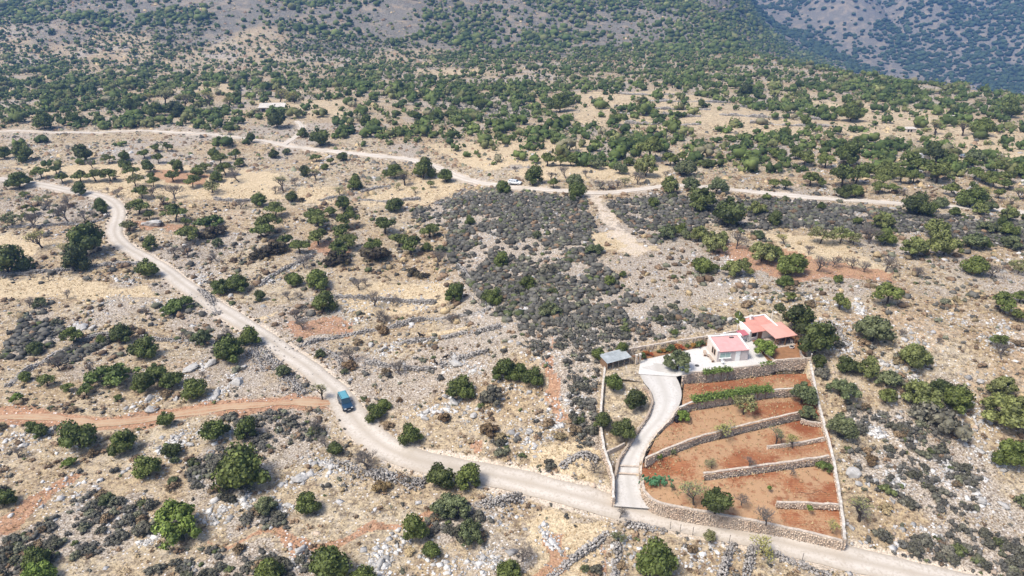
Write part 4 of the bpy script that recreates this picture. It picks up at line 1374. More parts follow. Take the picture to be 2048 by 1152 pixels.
# ------------------------------------------------------------------ posts, hoses, cactus, goats
for k, (px, py, h, mat, lab) in enumerate([(992, 997, 1.3, 'white_paint', 'white marker post standing on the rock pile below the road'),
        (1340, 1058, 1.3, 'iron', 'leftmost thin fence post below the road'), (1360, 1063, 1.3, 'iron', 'second thin fence post from the left below the road'),
        (1385, 1070, 1.4, 'iron', 'third thin fence post from the left below the road'), (1458, 1086, 1.4, 'iron', 'thin fence post left of the yellow roadside bush'),
        (1604, 1122, 1.3, 'iron', 'thin fence post on the wall at the bottom right'), (820, 668, 1.1, 'wood', 'short wooden stake by the wall above the goats')]):
    p = G([px], [py])[0]
    e = empty('fence_post', tuple(p)); tag(e, lab, 'post', 'roadside posts')
    MB().tube([(0, 0, -.2), (0.02, 0, h)], .05 if mat == 'white_paint' else .035, 6).build('shaft', mat, e)
    MB().tube([(0.02, 0, h), (0.02, 0, h + .06)], [.06, .03], 6).build('cap', mat, e)
for k, (x, y, z, h, lab) in enumerate([(1604, 700, 12.0, 1.5, 'pale post at the inner corner of the garden'), (1611, 703, 12.0, 1.7, 'pale post on the boundary wall by the dark trees'), (1621, 722, 12.0, 1.4, 'white topped post at the boundary wall corner')]):
    p = Pz([(x, y, z)])[0]
    e = empty('garden_post', tuple(p)); tag(e, lab, 'post')
    MB().tube([(0, 0, -.6), (0, 0, h)], .06, 6).build('shaft', 'coping', e)
    MB().box((0, 0, h + .04), (.18, .18, .08)).build('cap', 'white_paint', e)


def hose(pxs, label, z):
    pts = Pz([(a, b, z) for a, b in pxs]); c = catmull(pts, 6); o0 = c[0].copy()
    m = MB(); m.tube([tuple(q - o0 + [0, 0, .05]) for q in c], .025, 5)
    o = m.build('garden_hose', 'black_plastic'); o.location = o0; tag(o, label, 'hose')


hose([(1365, 842), (1378, 849), (1384, 845), (1381, 832)], 'dark hose looped on the third terrace bed', 7.55)
hose([(1596, 984), (1620, 988), (1640, 982), (1655, 988)], 'dark hose on the lowest bed near the right wall', 4.5)
hose([(1395, 878), (1410, 882), (1424, 876)], 'dark hose hanging near the slanting terrace wall', 6.2)
p = Pz([(1353, 844, 7.5)])[0]
bk = empty('water_barrel', tuple(p)); tag(bk, 'black water barrel against the driveway wall', 'barrel')
MB().tube([(0, 0, 0), (0, 0, .1), (0, 0, .8), (0, 0, .9)], [.3, .35, .35, .3], 14).build('drum', 'black_plastic', bk, 0, True)
MB().tube([(0, 0, .9), (0, 0, .96)], [.32, .3], 14).build('lid', 'black_plastic', bk)
p = Pz([(1394, 731, 11.24)])[0]
mh = MB().tube([(0, 0, 0), (0, 0, .03)], .38, 16).build('drain_cover', 'iron'); mh.location = p; tag(mh, 'dark round drain cover in the white yard', 'drain cover')
p = Pz([(1376, 740, 11.3)])[0]
e = empty('white_planter', tuple(p)); tag(e, 'white planter box at the edge of the white yard', 'planter')
MB().box((0, 0, .25), (.8, .45, .5)).build('box', 'white_plastic', e, .02)
MB().box((0, 0, .49), (.7, .35, .06)).build('soil', 'tan_soil', e)


def goat(px, py, rz_, mat, label, s=1.0):
    p = G([px], [py])[0]
    me = bpy.data.meshes.new('goat')
    V = [(0, 0, .62), (-.32, 0, .66), (.30, 0, .66), (.48, 0, .84), (.58, 0, .98), (.74, 0, .90),   # pelvis mid, rump, shoulder, neck, poll, muzzle
         (-.30, .10, .50), (-.36, .11, .26), (-.33, .11, 0.02), (-.30, -.10, .50), (-.36, -.11, .26), (-.33, -.11, 0.02),
         (.28, .10, .46), (.29, .11, .24), (.28, .11, 0.02), (.28, -.10, .46), (.29, -.11, .24), (.28, -.11, 0.02),
         (-.42, 0, .74), (.54, .1, 1.0), (.54, -.1, 1.0), (.48, .05, 1.16), (.48, -.05, 1.16)]
    E = [(0, 1), (0, 2), (2, 3), (3, 4), (4, 5), (1, 6), (6, 7), (7, 8), (1, 9), (9, 10), (10, 11), (2, 12), (12, 13), (13, 14), (2, 15), (15, 16), (16, 17), (1, 18), (4, 19), (4, 20), (4, 21), (4, 22)]
    R = [.20, .18, .19, .11, .09, .05, .10, .045, .035, .10, .045, .035, .085, .04, .035, .085, .04, .035, .04, .03, .03, .018, .018]
    me.from_pydata([tuple(c * s for c in v) for v in V], E, [])
    o = bpy.data.objects.new('goat', me); link(o)
    o.location = p; o.rotation_euler = (0, 0, rz_)
    o.modifiers.new('skin', 'SKIN').use_smooth_shade = True
    for i, sv in enumerate(me.skin_vertices[0].data):
        sv.radius = (R[i] * s, R[i] * s); sv.use_root = (i == 0)
    sb_ = o.modifiers.new('sub', 'SUBSURF'); sb_.levels = 1; sb_.render_levels = 1
    me.materials.append(MATS[mat])
    tag(o, label, 'goat', 'goats grazing by the stone wall')


goat(843, 676, 2.9, 'goat_black', 'black goat standing at the low dry stone wall', 1.15)
goat(890, 720, 0.3, 'goat_black', 'black goat beside the pale outcrop', 1.1)
goat(872, 730, 2.2, 'goat_black', 'dark goat lowest of the three, left of the outcrop', 1.05)
goat(850, 690, .4, 'goat_white', 'white goat just below the low stone wall', 1.0)


def cactus(px, py, z):
    p = Pz([(px, py, z)])[0]
    e = empty('prickly_pear', tuple(p)); tag(e, 'green prickly pear clump right of the driveway mouth', 'cactus')
    r = np.random.default_rng(5)
    V, F = ICO1
    for k in range(70):
        c = np.array([r.normal(0, 1.1), r.normal(0, .5), 0])
        c[2] = .25 + abs(r.normal(0, .3))
        s = np.array([.24, .06, .30]) * r.uniform(.8, 1.3)
        a, t = r.uniform(0, 3.14), r.normal(0, .35)
        q = V * s
        q = np.stack([q[:, 0] * math.cos(t) - q[:, 2] * math.sin(t), q[:, 1], q[:, 0] * math.sin(t) + q[:, 2] * math.cos(t)], -1)
        q = np.stack([q[:, 0] * math.cos(a) - q[:, 1] * math.sin(a), q[:, 0] * math.sin(a) + q[:, 1] * math.cos(a), q[:, 2]], -1) + c
        np_obj('pad', q, F, 'cactus', None, e, True)


cactus(1313, 966, 4.45)

# ------------------------------------------------------------------ plants: templates of unit width
def cards(r, P0, N, size, jitter=0.6):
    n = len(P0)
    N = N + r.normal(0, jitter, N.shape); N /= np.linalg.norm(N, axis=1)[:, None]
    a = np.cross(N, r.normal(size=N.shape)); a /= np.linalg.norm(a, axis=1)[:, None] + 1e-9
    b = np.cross(N, a)
    s = size * r.uniform(0.6, 1.25, (n, 1))
    k = r.uniform(0.55, 1.0, (n, 1))
    V = np.stack([P0 - a * s - b * s * k * .3, P0 - b * s * k + a * s * .2, P0 + a * s + b * s * k * .3, P0 + b * s * k - a * s * .2], 1).reshape(-1, 3)
    F = (np.arange(n) * 4)[:, None] + np.arange(4)[None]
    return V, F


def crown_template(seed, hr=0.7, nclump=16, ncards=900, card=0.045, spread=0.33, rmin=.14, rmax=.22, low=-.35, core=0.86, tri=False):
    r = np.random.default_rng(seed)
    C, R = [], []
    for i in range(nclump):
        a = i * 2.4 + r.uniform(-.5, .5)
        rad = spread * math.sqrt((i + .4) / nclump) * r.uniform(.7, 1.22)
        rr = r.uniform(rmin * .62, rmax * 1.12)
        f = 1 - (rad / (spread * 1.08)) ** 2
        zc = hr * (0.28 + 0.46 * f * r.uniform(.6, 1.3)) if i % 3 else hr * r.uniform(.2, .5)
        C.append((math.cos(a) * rad, math.sin(a) * rad, max(zc, rr * .6))); R.append(rr)
    C = np.array(C); R = np.array(R)
    C[:, 0] *= r.uniform(.85, 1.15); C[:, 1] *= r.uniform(.8, 1.1); C[:, 0] += C[:, 2] * r.normal(0, .15)
    zsq = min(1.0, hr / .75)
    Vs, Fs, Ss, off = [], [], [], 0
    csh = r.uniform(0.15, .75, nclump)
    per = np.maximum(3, (ncards * R ** 2 / (R ** 2).sum()).astype(int))
    for k in range(nclump):
        n = per[k] * 2
        d = r.normal(size=(n, 3)); d /= np.linalg.norm(d, axis=1)[:, None]
        d = d[d[:, 2] > low]
        p = C[k] + d * R[k] * np.array([1, 1, zsq]) * r.uniform(.84, 1.14, (len(d), 1))
        ins = np.zeros(len(p), bool)
        for j in range(nclump):
            if j != k:
                q = (p - C[j]) / np.array([1, 1, zsq])
                ins |= (q ** 2).sum(1) < (R[j] * .84) ** 2
        p, d = p[~ins][:per[k]], d[~ins][:per[k]]
        ok = p[:, 2] > 0.0
        p, d = p[ok], d[ok]
        if len(p):
            V, F = cards(r, p, d, card)
            Vs.append(V); Fs.append(F + off); off += len(V)
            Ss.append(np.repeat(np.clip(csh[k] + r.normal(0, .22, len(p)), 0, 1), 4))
    quads = np.concatenate(Fs)
    tv, tf = ICO0
    tris = []
    for k in range(nclump):
        V = tv * r.uniform(.9, 1.1, (12, 1)) * R[k] * core * np.array([1, 1, zsq]) + C[k]
        V[:, 2] = np.maximum(V[:, 2], 0.0)
        Vs.append(V); tris.append(tf + off); off += 12
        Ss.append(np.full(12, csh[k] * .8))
    return np.concatenate(Vs), [quads, np.concatenate(tris)], np.concatenate(Ss)


def tri_only(tp):
    V, (q, t), s = tp
    return V, np.concatenate([q[:, [0, 1, 2]], q[:, [0, 2, 3]], t]), s


def tree_parts(seed, trunk_h, depth=4, spread=.5, wild=.5):
    """trunk with limbs and, apart, the fine twigs; crown about one unit wide"""
    r = random.Random(seed)
    T, W, tips = MB(), MB(), []
    R0 = .036
    def grow(p, d, ln, rad, lev):
        bend = Vector((r.gauss(0, .18), r.gauss(0, .18), r.gauss(.02, .1)))
        mid = p + d * ln * .5 + bend * ln * .4
        e = p + d * ln + bend * ln * .5
        m = T if lev < 2 else W
        m.tube([p, mid, e], [rad, rad * .82, rad * .62], 5 if lev < 1 else (4 if lev < 2 else 3), False)
        if lev >= depth:
            tips.append(tuple(e)); return
        nb = [r.choice((3, 4)), r.choice((3, 4)), r.choice((3, 4)), 3][min(lev, 3)]
        for k in range(nb):
            az = k * 6.283 / nb + r.uniform(-.6, .6)
            tilt = r.uniform(.4, .95) if lev else r.uniform(.45, .95)
            a = d.orthogonal().normalized(); b = d.cross(a)
            nd = (d * math.cos(tilt) + (a * math.cos(az) + b * math.sin(az)) * math.sin(tilt)).normalized()
            nd = (nd + Vector((0, 0, .34))).normalized()
            st = p + (e - p) * (1 if k == 0 else r.uniform(.6, 1.0))
            grow(st, nd, ln * r.uniform(.62, .9), rad * .66, lev + 1)
    lean = Vector((r.gauss(0, .22), r.gauss(0, .22), 1)).normalized()
    grow(Vector((0, 0, -.03)), lean, trunk_h, R0, 0)
    pts = np.array(tips)
    k = 0.5 / (np.percentile(np.hypot(pts[:, 0], pts[:, 1]), 92) + 1e-6)
    for m in (T, W):
        m.v = [(x * k, y * k, z * k) for x, y, z in m.v]
    return T, W, pts * k


def mesh_of(mb, name, mat):
    me = bpy.data.meshes.new(name)
    me.from_pydata(mb.v, [], mb.f)
    me.materials.append(MATS[mat])
    return me


def trunk_mesh(seed, h, r0):
    r = random.Random(seed); m = MB()
    top = Vector((r.gauss(0, .05), r.gauss(0, .05), h))
    m.tube([(0, 0, -.05), (top.x * .3, top.y * .3, h * .5), tuple(top)], [r0 * 1.3, r0, r0 * .8], 6)
    for k in range(4):
        a = k * 1.57 + r.uniform(-.4, .4)
        e = top + Vector((math.cos(a) * .2, math.sin(a) * .2, .16))
        m.tube([tuple(top - Vector((0, 0, .03))), tuple((top + e) / 2 + Vector((0, 0, .02))), tuple(e)], [r0 * .7, r0 * .5, r0 * .25], 5)
    return mesh_of(m, 'trunk', 'bark')


TPL = {}


def crown_set(key, n, seed, trunk_h, r0, **kw):
    out = []
    for i in range(n):
        V, F, s = crown_template(seed + i, **kw)
        V = V + [0, 0, trunk_h]
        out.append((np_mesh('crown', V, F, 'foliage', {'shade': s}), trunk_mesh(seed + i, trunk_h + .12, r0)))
    TPL[key] = out


crown_set('E', 6, 1000, .03, .03, hr=.78, nclump=19, ncards=1500, card=.036)
crown_set('O', 6, 1100, .22, .032, core=.72, hr=.50, nclump=17, ncards=1300, card=.034, low=-.5, rmin=.11, rmax=.18, spread=.38)
crown_set('P', 5, 1200, .02, .03, hr=.74, nclump=30, ncards=1800, card=.032, rmin=.10, rmax=.15, spread=.4)
crown_set('L', 3, 1300, .03, .02, hr=.42, nclump=22, ncards=1200, card=.030, rmin=.09, rmax=.15, spread=.42)
crown_set('A', 4, 1400, .16, .028, hr=.55, nclump=24, ncards=900, card=.03, low=-.6, rmin=.08, rmax=.14, spread=.4, core=.5)


def bare_set(key, n, seed, leaves, th=.30, depth=4):
    out = []
    for i in range(n):
        T, W, tips = tree_parts(seed + i, th, depth)
        r = np.random.default_rng(seed + i)
        crown = None
        tw = mesh_of(W, 'crown', 'twig')
        lf = None
        if leaves:
            q = np.repeat(tips, max(1, leaves // len(tips)), 0)
            q = q + r.normal(0, .035, q.shape)
            V, F = cards(r, q, r.normal(0, .3, q.shape) + [0, 0, .8], .024, .6)
            lf = np_mesh('foliage', V, F, 'foliage', {'shade': np.repeat(r.uniform(.2, 1, len(q)), 4)})
        out.append((tw, mesh_of(T, 'trunk', 'bark' if leaves else 'bark_grey'), lf))
    TPL[key] = out


bare_set('B', 6, 2000, 0, .28, 5)
bare_set('Y', 5, 2100, 700)
SHRUB = []
for i in range(6):
    V, F, s = crown_template(3000 + i, hr=.55, nclump=13, ncards=420, card=.05, rmin=.12, rmax=.19, spread=.36, core=.92)
    SHRUB.append(np_mesh('shrub', V, F, 'foliage', {'shade': s}))

COLORS = {
    'E': [(.080, .104, .022), (.066, .090, .020), (.092, .116, .026)],
    'D': [(.042, .058, .017), (.050, .066, .018), (.058, .074, .020)],
    'O': [(.110, .134, .032), (.094, .120, .030), (.122, .142, .038)],
    'G': [(.105, .125, .060), (.092, .114, .052), (.115, .130, .064)],
    'P': [(.150, .165, .052), (.132, .150, .048), (.16, .17, .062)],
    'L': [(.078, .120, .028), (.090, .130, .030)],
    'V': [(.115, .168, .028), (.13, .18, .034)],
    'Y': [(.27, .25, .075), (.23, .23, .08), (.20, .20, .085)],
    'A': [(.16, .18, .06), (.18, .18, .075), (.14, .155, .075)],
    'B': [(.2, .2, .2)],
    'K': [(.035, .024, .019), (.045, .030, .022)],
    'R': [(.16, .10, .058), (.14, .085, .05), (.19, .125, .06)],
    'S': [(.13, .118, .095), (.15, .138, .115), (.11, .10, .082)],
}
LOOK = {'E': ('evergreen_tree', 'dense green evergreen tree', 'tree'), 'D': ('evergreen_tree', 'very dark evergreen tree', 'tree'), 'O': ('olive_tree', 'mid green olive tree', 'tree'),
        'G': ('grey_green_bush', 'grey green bush', 'bush'), 'P': ('olive_bush', 'pale olive bush', 'bush'), 'L': ('spreading_bush', 'low spreading green bush', 'bush'),
        'V': ('leafy_bush', 'bright green leafy bush', 'bush'), 'Y': ('almond_tree', 'thin yellowing almond tree', 'tree'), 'A': ('almond_tree', 'olive yellow leafy almond tree', 'tree'),
        'B': ('bare_tree', 'bare leafless tree', 'tree'), 'K': ('withered_bush', 'blackish withered bush', 'bush'), 'R': ('brown_bush', 'brown dry bush', 'bush'), 'S': ('grey_bush', 'grey thorny bush', 'bush')}
SHAPE = {'E': 'E', 'D': 'E', 'O': 'O', 'G': 'P', 'P': 'P', 'L': 'L', 'V': 'P', 'Y': 'Y', 'A': 'A', 'B': 'B'}

# every plant that can be picked out in the photograph: kind, x, foot y, width (photo pixels)
PLANTS = """
E46,322,42 E10,318,30 D172,320,40 O84,357,34 O114,348,28 O126,366,30 O163,365,36 O192,363,34 O222,363,36 E252,338,26 E300,343,28 O218,327,24 E250,321,26 O290,317,28 O318,326,26 O312,304,24 O336,303,24
O350,336,24 E356,346,26 O347,363,32 E396,354,28 O386,375,34 E437,363,28 O412,344,28 O442,329,30 O452,351,40 E480,333,20 E430,319,30 O472,319,28 A272,373,38 O265,356,34 O304,361,24 O307,373,26 O285,397,36 A425,386,40
B309,397,30 B350,398,36 Y328,412,20 O278,429,44 O300,439,26 A260,465,36 O352,444,48 O372,451,24 L420,457,58 O380,485,48 E300,501,36 G438,495,24 K428,472,50 E162,391,32 E40,376,42 E58,367,20 E205,417,26 E205,427,20
E175,510,80 D150,542,58 E18,547,70 E297,554,50 E445,587,42 E482,582,46 Y86,496,42 Y127,508,24 A25,453,42 B140,446,44 B167,446,40 B70,459,40 B145,414,36 Y75,413,22 B98,421,24 O53,421,18 O70,429,22 O50,439,18 O107,433,20 O51,397,20 A95,401,18
B480,418,30 B352,511,34 B375,516,36 B437,523,30 B149,479,16 B480,364,40 B216,385,14 B236,393,18 B62,556,22 B100,561,22 B185,336,20
D548,316,24 G575,309,18 D687,321,24 D610,351,26 O662,329,20 O633,323,22 E650,339,16 E790,357,38 E847,357,48 E892,364,34 E770,351,14 E712,380,34 E711,358,16 Y800,381,18 Y832,387,18 A862,376,22 Y810,371,26 Y733,371,12 Y680,390,22 Y566,382,24 B549,387,26 B590,371,20 Y632,361,20
D790,422,38 D585,402,26 K604,403,18 E522,412,34 O551,435,44 O540,465,54 O528,477,44 O660,434,30 E688,420,34 E703,429,20 O632,447,44 O640,459,42 O697,455,46 O770,467,50 O860,475,40 O684,480,46 O697,498,48 O637,490,46 O573,494,40 O600,507,42
O677,516,52 E746,508,42 O798,494,46 O822,510,54 E856,502,22 K555,504,44 K677,526,54 K754,522,60 K827,549,28 K848,555,24 K522,514,40 E592,572,38 E634,578,56 E1000,535,38 E940,449,24 E1006,387,36 G881,507,24 B610,536,30 B718,580,32 B732,572,24 B872,535,40 B808,537,16
E1066,370,46 G1150,374,36 E1150,394,40 D1146,404,18 O1107,376,26 O1095,332,38 O1120,332,30 E1156,330,30 O1142,332,28 G1195,338,32 G1238,347,32 E1258,332,20 P1292,354,50 O1300,320,66 O1364,324,28 O1340,332,36 G1372,352,46 D1414,336,26 A1392,332,20
P1338,386,42 G1382,380,40 G1343,399,20 D1403,422,62 G1432,387,40 D1455,452,68 E1305,413,26 P1515,429,38 E1532,402,20 G1334,477,40 E1360,467,26 P1396,482,40 G1372,477,24 P1428,505,52 P1445,487,34 G1515,477,24 P1522,522,60 E1407,547,46 P1470,552,56 B1473,498,40 E1430,542,20
E1052,577,34 G1185,508,34 G1075,477,20 E1220,570,26 E1245,554,18 S1097,547,30 B1204,378,30 B1216,379,26 B1234,376,20 Y1250,373,24 B1100,363,26 B1132,357,30 B1172,356,20 B1275,369,30 B1030,344,14 B1330,353,20
E1550,316,30 E1590,318,34 O1608,331,46 O1650,336,40 E1695,331,60 O1733,353,40 O1772,358,48 O1826,353,60 O1873,366,60 O1898,339,40 O1936,336,30 G1951,326,36 D1866,323,44 O1946,359,34 O1970,369,36 O1992,349,40 O2010,367,40 O2040,356,34
O1684,373,60 O1711,367,46 O1761,373,44 O1800,367,44 O1826,367,36 O1546,376,26 O1570,379,30 O1620,373,40 O1640,374,28 D1686,395,30 E1710,395,34 O1757,387,34 O1786,387,26 O1901,391,38 O1944,383,26 O1996,397,28 O1985,376,30 O2008,379,30 E1940,414,50 D1832,430,54 E1862,422,24 G1880,414,28
E1908,432,24 P1958,428,30 G1976,422,30 P2015,442,36 E2000,457,28 E2018,472,34 G1972,464,36 Y2020,409,22 Y2038,401,28 E2046,440,16 E1641,420,20 G1571,402,16 E1713,449,20 P1763,460,44 E1768,489,40 D1548,452,34 P1824,514,58 P1873,477,60 P1886,510,66 G1942,497,50 E1968,497,30 G2018,497,36
E1946,547,54 E1540,522,44 E1581,548,58 E1675,565,20 E1570,575,34 A1640,487,50 A1680,487,50 A1706,490,34 B1737,487,40 Y1569,489,26 B1581,455,24 B1633,542,40 B1664,532,36 B1706,537,34 B1728,544,24 B1771,544,44 B1826,552,36 B1982,555,40 A2036,547,44 B1618,510,22 B1808,392,24 B1850,402,28 B1873,364,30 Y1958,400,30
L342,629,40 L364,617,52 D250,682,50 E206,686,22 D70,708,36 O147,689,46 G82,614,28 G408,689,42 E467,721,66 E505,687,48 E291,715,50 E315,759,46 L230,768,90 E284,784,54 E345,774,44 E388,794,50 E50,763,26 O96,773,36 O138,783,28 O174,791,28 O237,801,18 V38,803,26
E64,860,28 E86,872,34 E334,852,38 E162,895,72 E433,880,58 E490,877,54 B120,742,40 B365,680,30 B402,758,20 B60,616,26 B135,597,20 B290,630,22 B458,675,30 B180,747,30
E647,623,54 D520,600,26 E906,604,46 E985,608,40 G640,714,22 G566,754,32 G688,748,16 E922,795,52 E1002,760,52 E769,819,30 E751,836,42 E823,882,52 S985,802,50 B802,751,34 B700,722,36 B577,600,24 B604,597,26 B592,646,40 B605,659,26 B748,612,40 B786,612,28 B753,642,40 B767,646,26 B932,644,14 B902,647,24 Y645,799,26 B629,864,36 B875,600,14 R764,668,28 R799,802,14 R975,868,36
E1034,756,44 E1066,770,42 E1241,705,28 E1196,718,32 G1103,632,44 E1476,634,18 E1480,647,22 E1348,670,16 D1588,657,66 D1630,704,76 D1634,732,32 G1743,684,72 O1774,610,60 O1678,619,46 O1581,602,24 O1999,624,58 O2038,605,34 O2034,644,34 O1994,692,36 D1693,744,44 P1737,754,54 P1822,734,62 G1772,772,50 P1841,808,68 O1770,805,40 D1880,787,42 E1916,822,64 G1680,792,58
G1676,870,58 P2005,792,56 P2010,848,86 P2040,817,40 S1846,837,60 S1890,862,70 S1643,750,30 B1798,672,22 B1872,686,20 B2003,718,40
E249,903,54 V139,932,30 E298,951,60 D350,912,42 G350,926,18 G346,968,24 E495,965,114 E10,1010,46 G217,1008,34 V360,1074,102 E78,1135,58 V75,1165,62 S292,1067,36 B38,916,30 D671,908,36 G530,1024,44 E624,1024,54 D881,973,58 E932,975,62 G902,1033,70 E829,1073,66 G943,1083,56 E863,1112,42 E663,1156,82 E733,1168,54 E1018,1160,60 E540,1170,66
B651,893,30 B733,940,50 R763,980,32 E1310,1148,90 G1169,1140,18 B1239,1037,26 A1236,1082,30 B1188,946,30 A1420,1084,36 Y1524,1104,54 B1045,1122,46 E2015,928,68 G2042,1012,32 Y1718,1042,46 S1893,1104,26 R700,736,26 R1740,925,30 R890,840,24
E1120,224,48 D1485,198,34 E1430,193,24 E1405,215,20 E1280,225,22 E1285,210,20 E640,292,42 D555,256,46 E605,275,24 E500,285,22 E90,258,46 E200,247,24 E260,222,34 E310,232,36 D350,233,40 E960,220,30 E900,240,28 E870,245,26 E840,262,26 E800,270,22 E730,255,28 E1350,258,28 E1230,250,30 E1570,272,26 E1610,250,26 E1700,243,50 E1960,270,44 E2020,235,40 D1900,236,24 E830,240,24 E1000,262,28 E945,262,24 E150,250,30
Y330,208,36 Y370,215,30 Y420,218,28 Y460,215,26 Y300,205,24 Y560,204,30 Y590,206,26 Y620,200,20 A580,228,16 Y1870,270,24 Y1925,272,24
"""
# plants standing on the terraces of the plot, with the height of their bed
PLOT_PLANTS = """
G1355,740,58,11.2 E1227,778,44,9.8 D1265,815,50,8.6 D1206,853,38,7.6 D1246,873,46,7.0 V1364,838,30,7.5 A1487,829,56,7.4 Y1437,878,44,6.0 V1527,706,48,11.3 G1602,803,52,7.9 G1616,835,34,7.2 Y1388,1009,56,4.2 D1430,1024,66,4.0 B1483,1010,26,4.2 B1532,1050,46,3.7
B1498,934,24,5.7 Y1424,937,24,5.6 Y1552,886,24,6.4 B1562,884,20,6.4 Y1585,895,28,5.9 V1318,917,18,5.6 L1650,938,32,4.3 V1618,1019,14,4.2 V1538,979,11,4.4 G1347,908,14,5.9 B1580,948,20,4.5 Y1660,1060,26,3.4 G1345,975,10,4.5
"""

LANDMARKS = [(691, 812, 'the blue car'), (1465, 705, 'the pink roofed cabin'), (1545, 662, 'the long house'), (1255, 965, 'the driveway mouth'), (1236, 722, 'the metal roofed shed'), (230, 465, 'the upper road bend'),
             (1190, 386, 'the upper track junction'), (1030, 365, 'the white car'), (330, 835, 'the red track'), (870, 680, 'the goats'), (540, 680, 'the straight road stretch'), (1060, 520, 'the grey scrub patch'),
             (820, 395, 'the straw field'), (640, 465, 'the olive rows'), (1700, 350, 'the dense olive grove'), (1640, 520, 'the bare almond orchard'), (1860, 780, 'the right-hand bushes'), (100, 850, 'the left end of the red track'),
             (470, 960, 'the huge rounded tree'), (900, 940, 'the roadside bush pair'), (990, 1000, 'the white marker post'), (600, 1075, 'the lower red path'), (1500, 950, 'the red terraces'), (1310, 1090, 'the road below the plot'),
             (90, 450, 'the left orchard'), (350, 340, 'the upper left grove'), (700, 610, 'the walled almond plot'), (545, 215, 'the white roofed shed'), (1815, 258, 'the far white hut'), (1290, 320, 'the upper middle grove'),
             (1410, 430, 'the two great dark trees'), (1900, 450, 'the right end of the upper track'), (1780, 600, 'the slope behind the house'), (1930, 1000, 'the stony ground at lower right'), (120, 1080, 'the scrub at lower left'),
             (820, 540, 'the blackish bushes'), (60, 545, 'the long grey wall'), (250, 690, 'the curved dry wall'), (1100, 800, 'the scrub left of the driveway'), (1000, 230, 'the rocky knoll'), (1450, 220, 'the pale far fields'), (160, 240, 'the upper left track'),
             (1120, 340, 'the orchard above the white car'), (1000, 760, 'the twin green bushes'), (1480, 500, 'the olive green bushes'), (740, 330, 'the upper road')]
ORD = ['nearest'] + [w + ' nearest' for w in ('second third fourth fifth sixth seventh eighth ninth tenth eleventh twelfth thirteenth fourteenth fifteenth sixteenth seventeenth eighteenth nineteenth twentieth twenty-first twenty-second twenty-third twenty-fourth twenty-fifth twenty-sixth twenty-seventh twenty-eighth twenty-ninth thirtieth thirty-first thirty-second thirty-third thirty-fourth thirty-fifth thirty-sixth thirty-seventh thirty-eighth thirty-ninth fortieth').split()]


def rel(dx, dy):
    if abs(dx) > 1.2 * abs(dy):
        return 'left of' if dx < 0 else 'right of'
    return 'beyond' if dy < 0 else 'this side of'


class Labels:
    def __init__(self):
        self.items = []

    def add(self, o, look, x, y):
        d = [math.hypot(x - a, (y - b) * 1.6) for a, b, _ in LANDMARKS]
        k = int(np.argmin(d))
        self.items.append((o, look, k, rel(x - LANDMARKS[k][0], y - LANDMARKS[k][1]), d[k]))

    def write(self):
        groups = {}
        for it in self.items:
            groups.setdefault((it[1], it[2], it[3]), []).append(it)
        for (look, k, rl), its in groups.items():
            its.sort(key=lambda i: i[4])
            for n, it in enumerate(its):
                it[0]['label'] = (look if len(its) == 1 else ORD[min(n, len(ORD) - 1)] + ' ' + look) + ' ' + rl + ' ' + LANDMARKS[k][2]


LAB = Labels()
PLACED = []


def add_plant(kind, x, y, w, z=None, p=None):
    p = p if z is None else Pz([(x, y, z)])[0]
    d = float(proj(*p)[2])
    width = w * d / FPX * (1.03 if kind in 'EDOGPLVA' else 1.2)
    name, look, cat = LOOK[kind]
    col = random.choice(COLORS[kind])
    f = random.uniform(.88, 1.14)
    rzv = random.uniform(0, 6.283)
    sz = width * random.uniform(.92, 1.1) * (.72 if kind in 'BY' else 1)
    if kind in 'KRS':
        o = bpy.data.objects.new(name, random.choice(SHRUB))
        link(o); o.location = p; o.rotation_euler = (0, 0, rzv); o.scale = (width, width, sz * (.75 if kind == 'K' else 1.0))
        o.color = (col[0] * f, col[1] * f, col[2] * f, 1)
    else:
        o = empty(name, tuple(p), rzv); o.scale = (width, width * random.uniform(.88, 1.12), sz)
        t = random.choice(TPL[SHAPE[kind]])
        c = bpy.data.objects.new('crown', t[0]); link(c, o)
        c.color = (col[0] * f, col[1] * f, col[2] * f, 1)
        link(bpy.data.objects.new('trunk', t[1]), o)
        if len(t) > 2 and t[2] is not None:
            lf = bpy.data.objects.new('foliage', t[2]); link(lf, o); lf.color = (col[0] * f, col[1] * f, col[2] * f, 1)
    o['category'] = cat
    o['group'] = {'tree': 'trees scattered over the dry hillside', 'bush': 'bushes scattered over the dry hillside'}[cat] if z is None else 'plants of the terraced plot'
    size = 'large ' if w * d / FPX > 6.0 else ('small ' if width < 2.6 else '')
    LAB.add(o, size + look, x, y)
    PLACED.append((p[0], p[1], width / 2))


toks = [(t[0],) + tuple(map(float, t[1:].split(','))) for t in PLANTS.split()]
feet = G([t[1] for t in toks], [t[2] for t in toks])
for t, p in zip(toks, feet):
    add_plant(t[0], t[1], t[2], t[3], None, p)
for tok in PLOT_PLANTS.split():
    x, y, w, z = map(float, tok[1:].split(','))
    add_plant(tok[0], x, y, w, z)
LAB.write()
PLACED = np.array(PLACED)

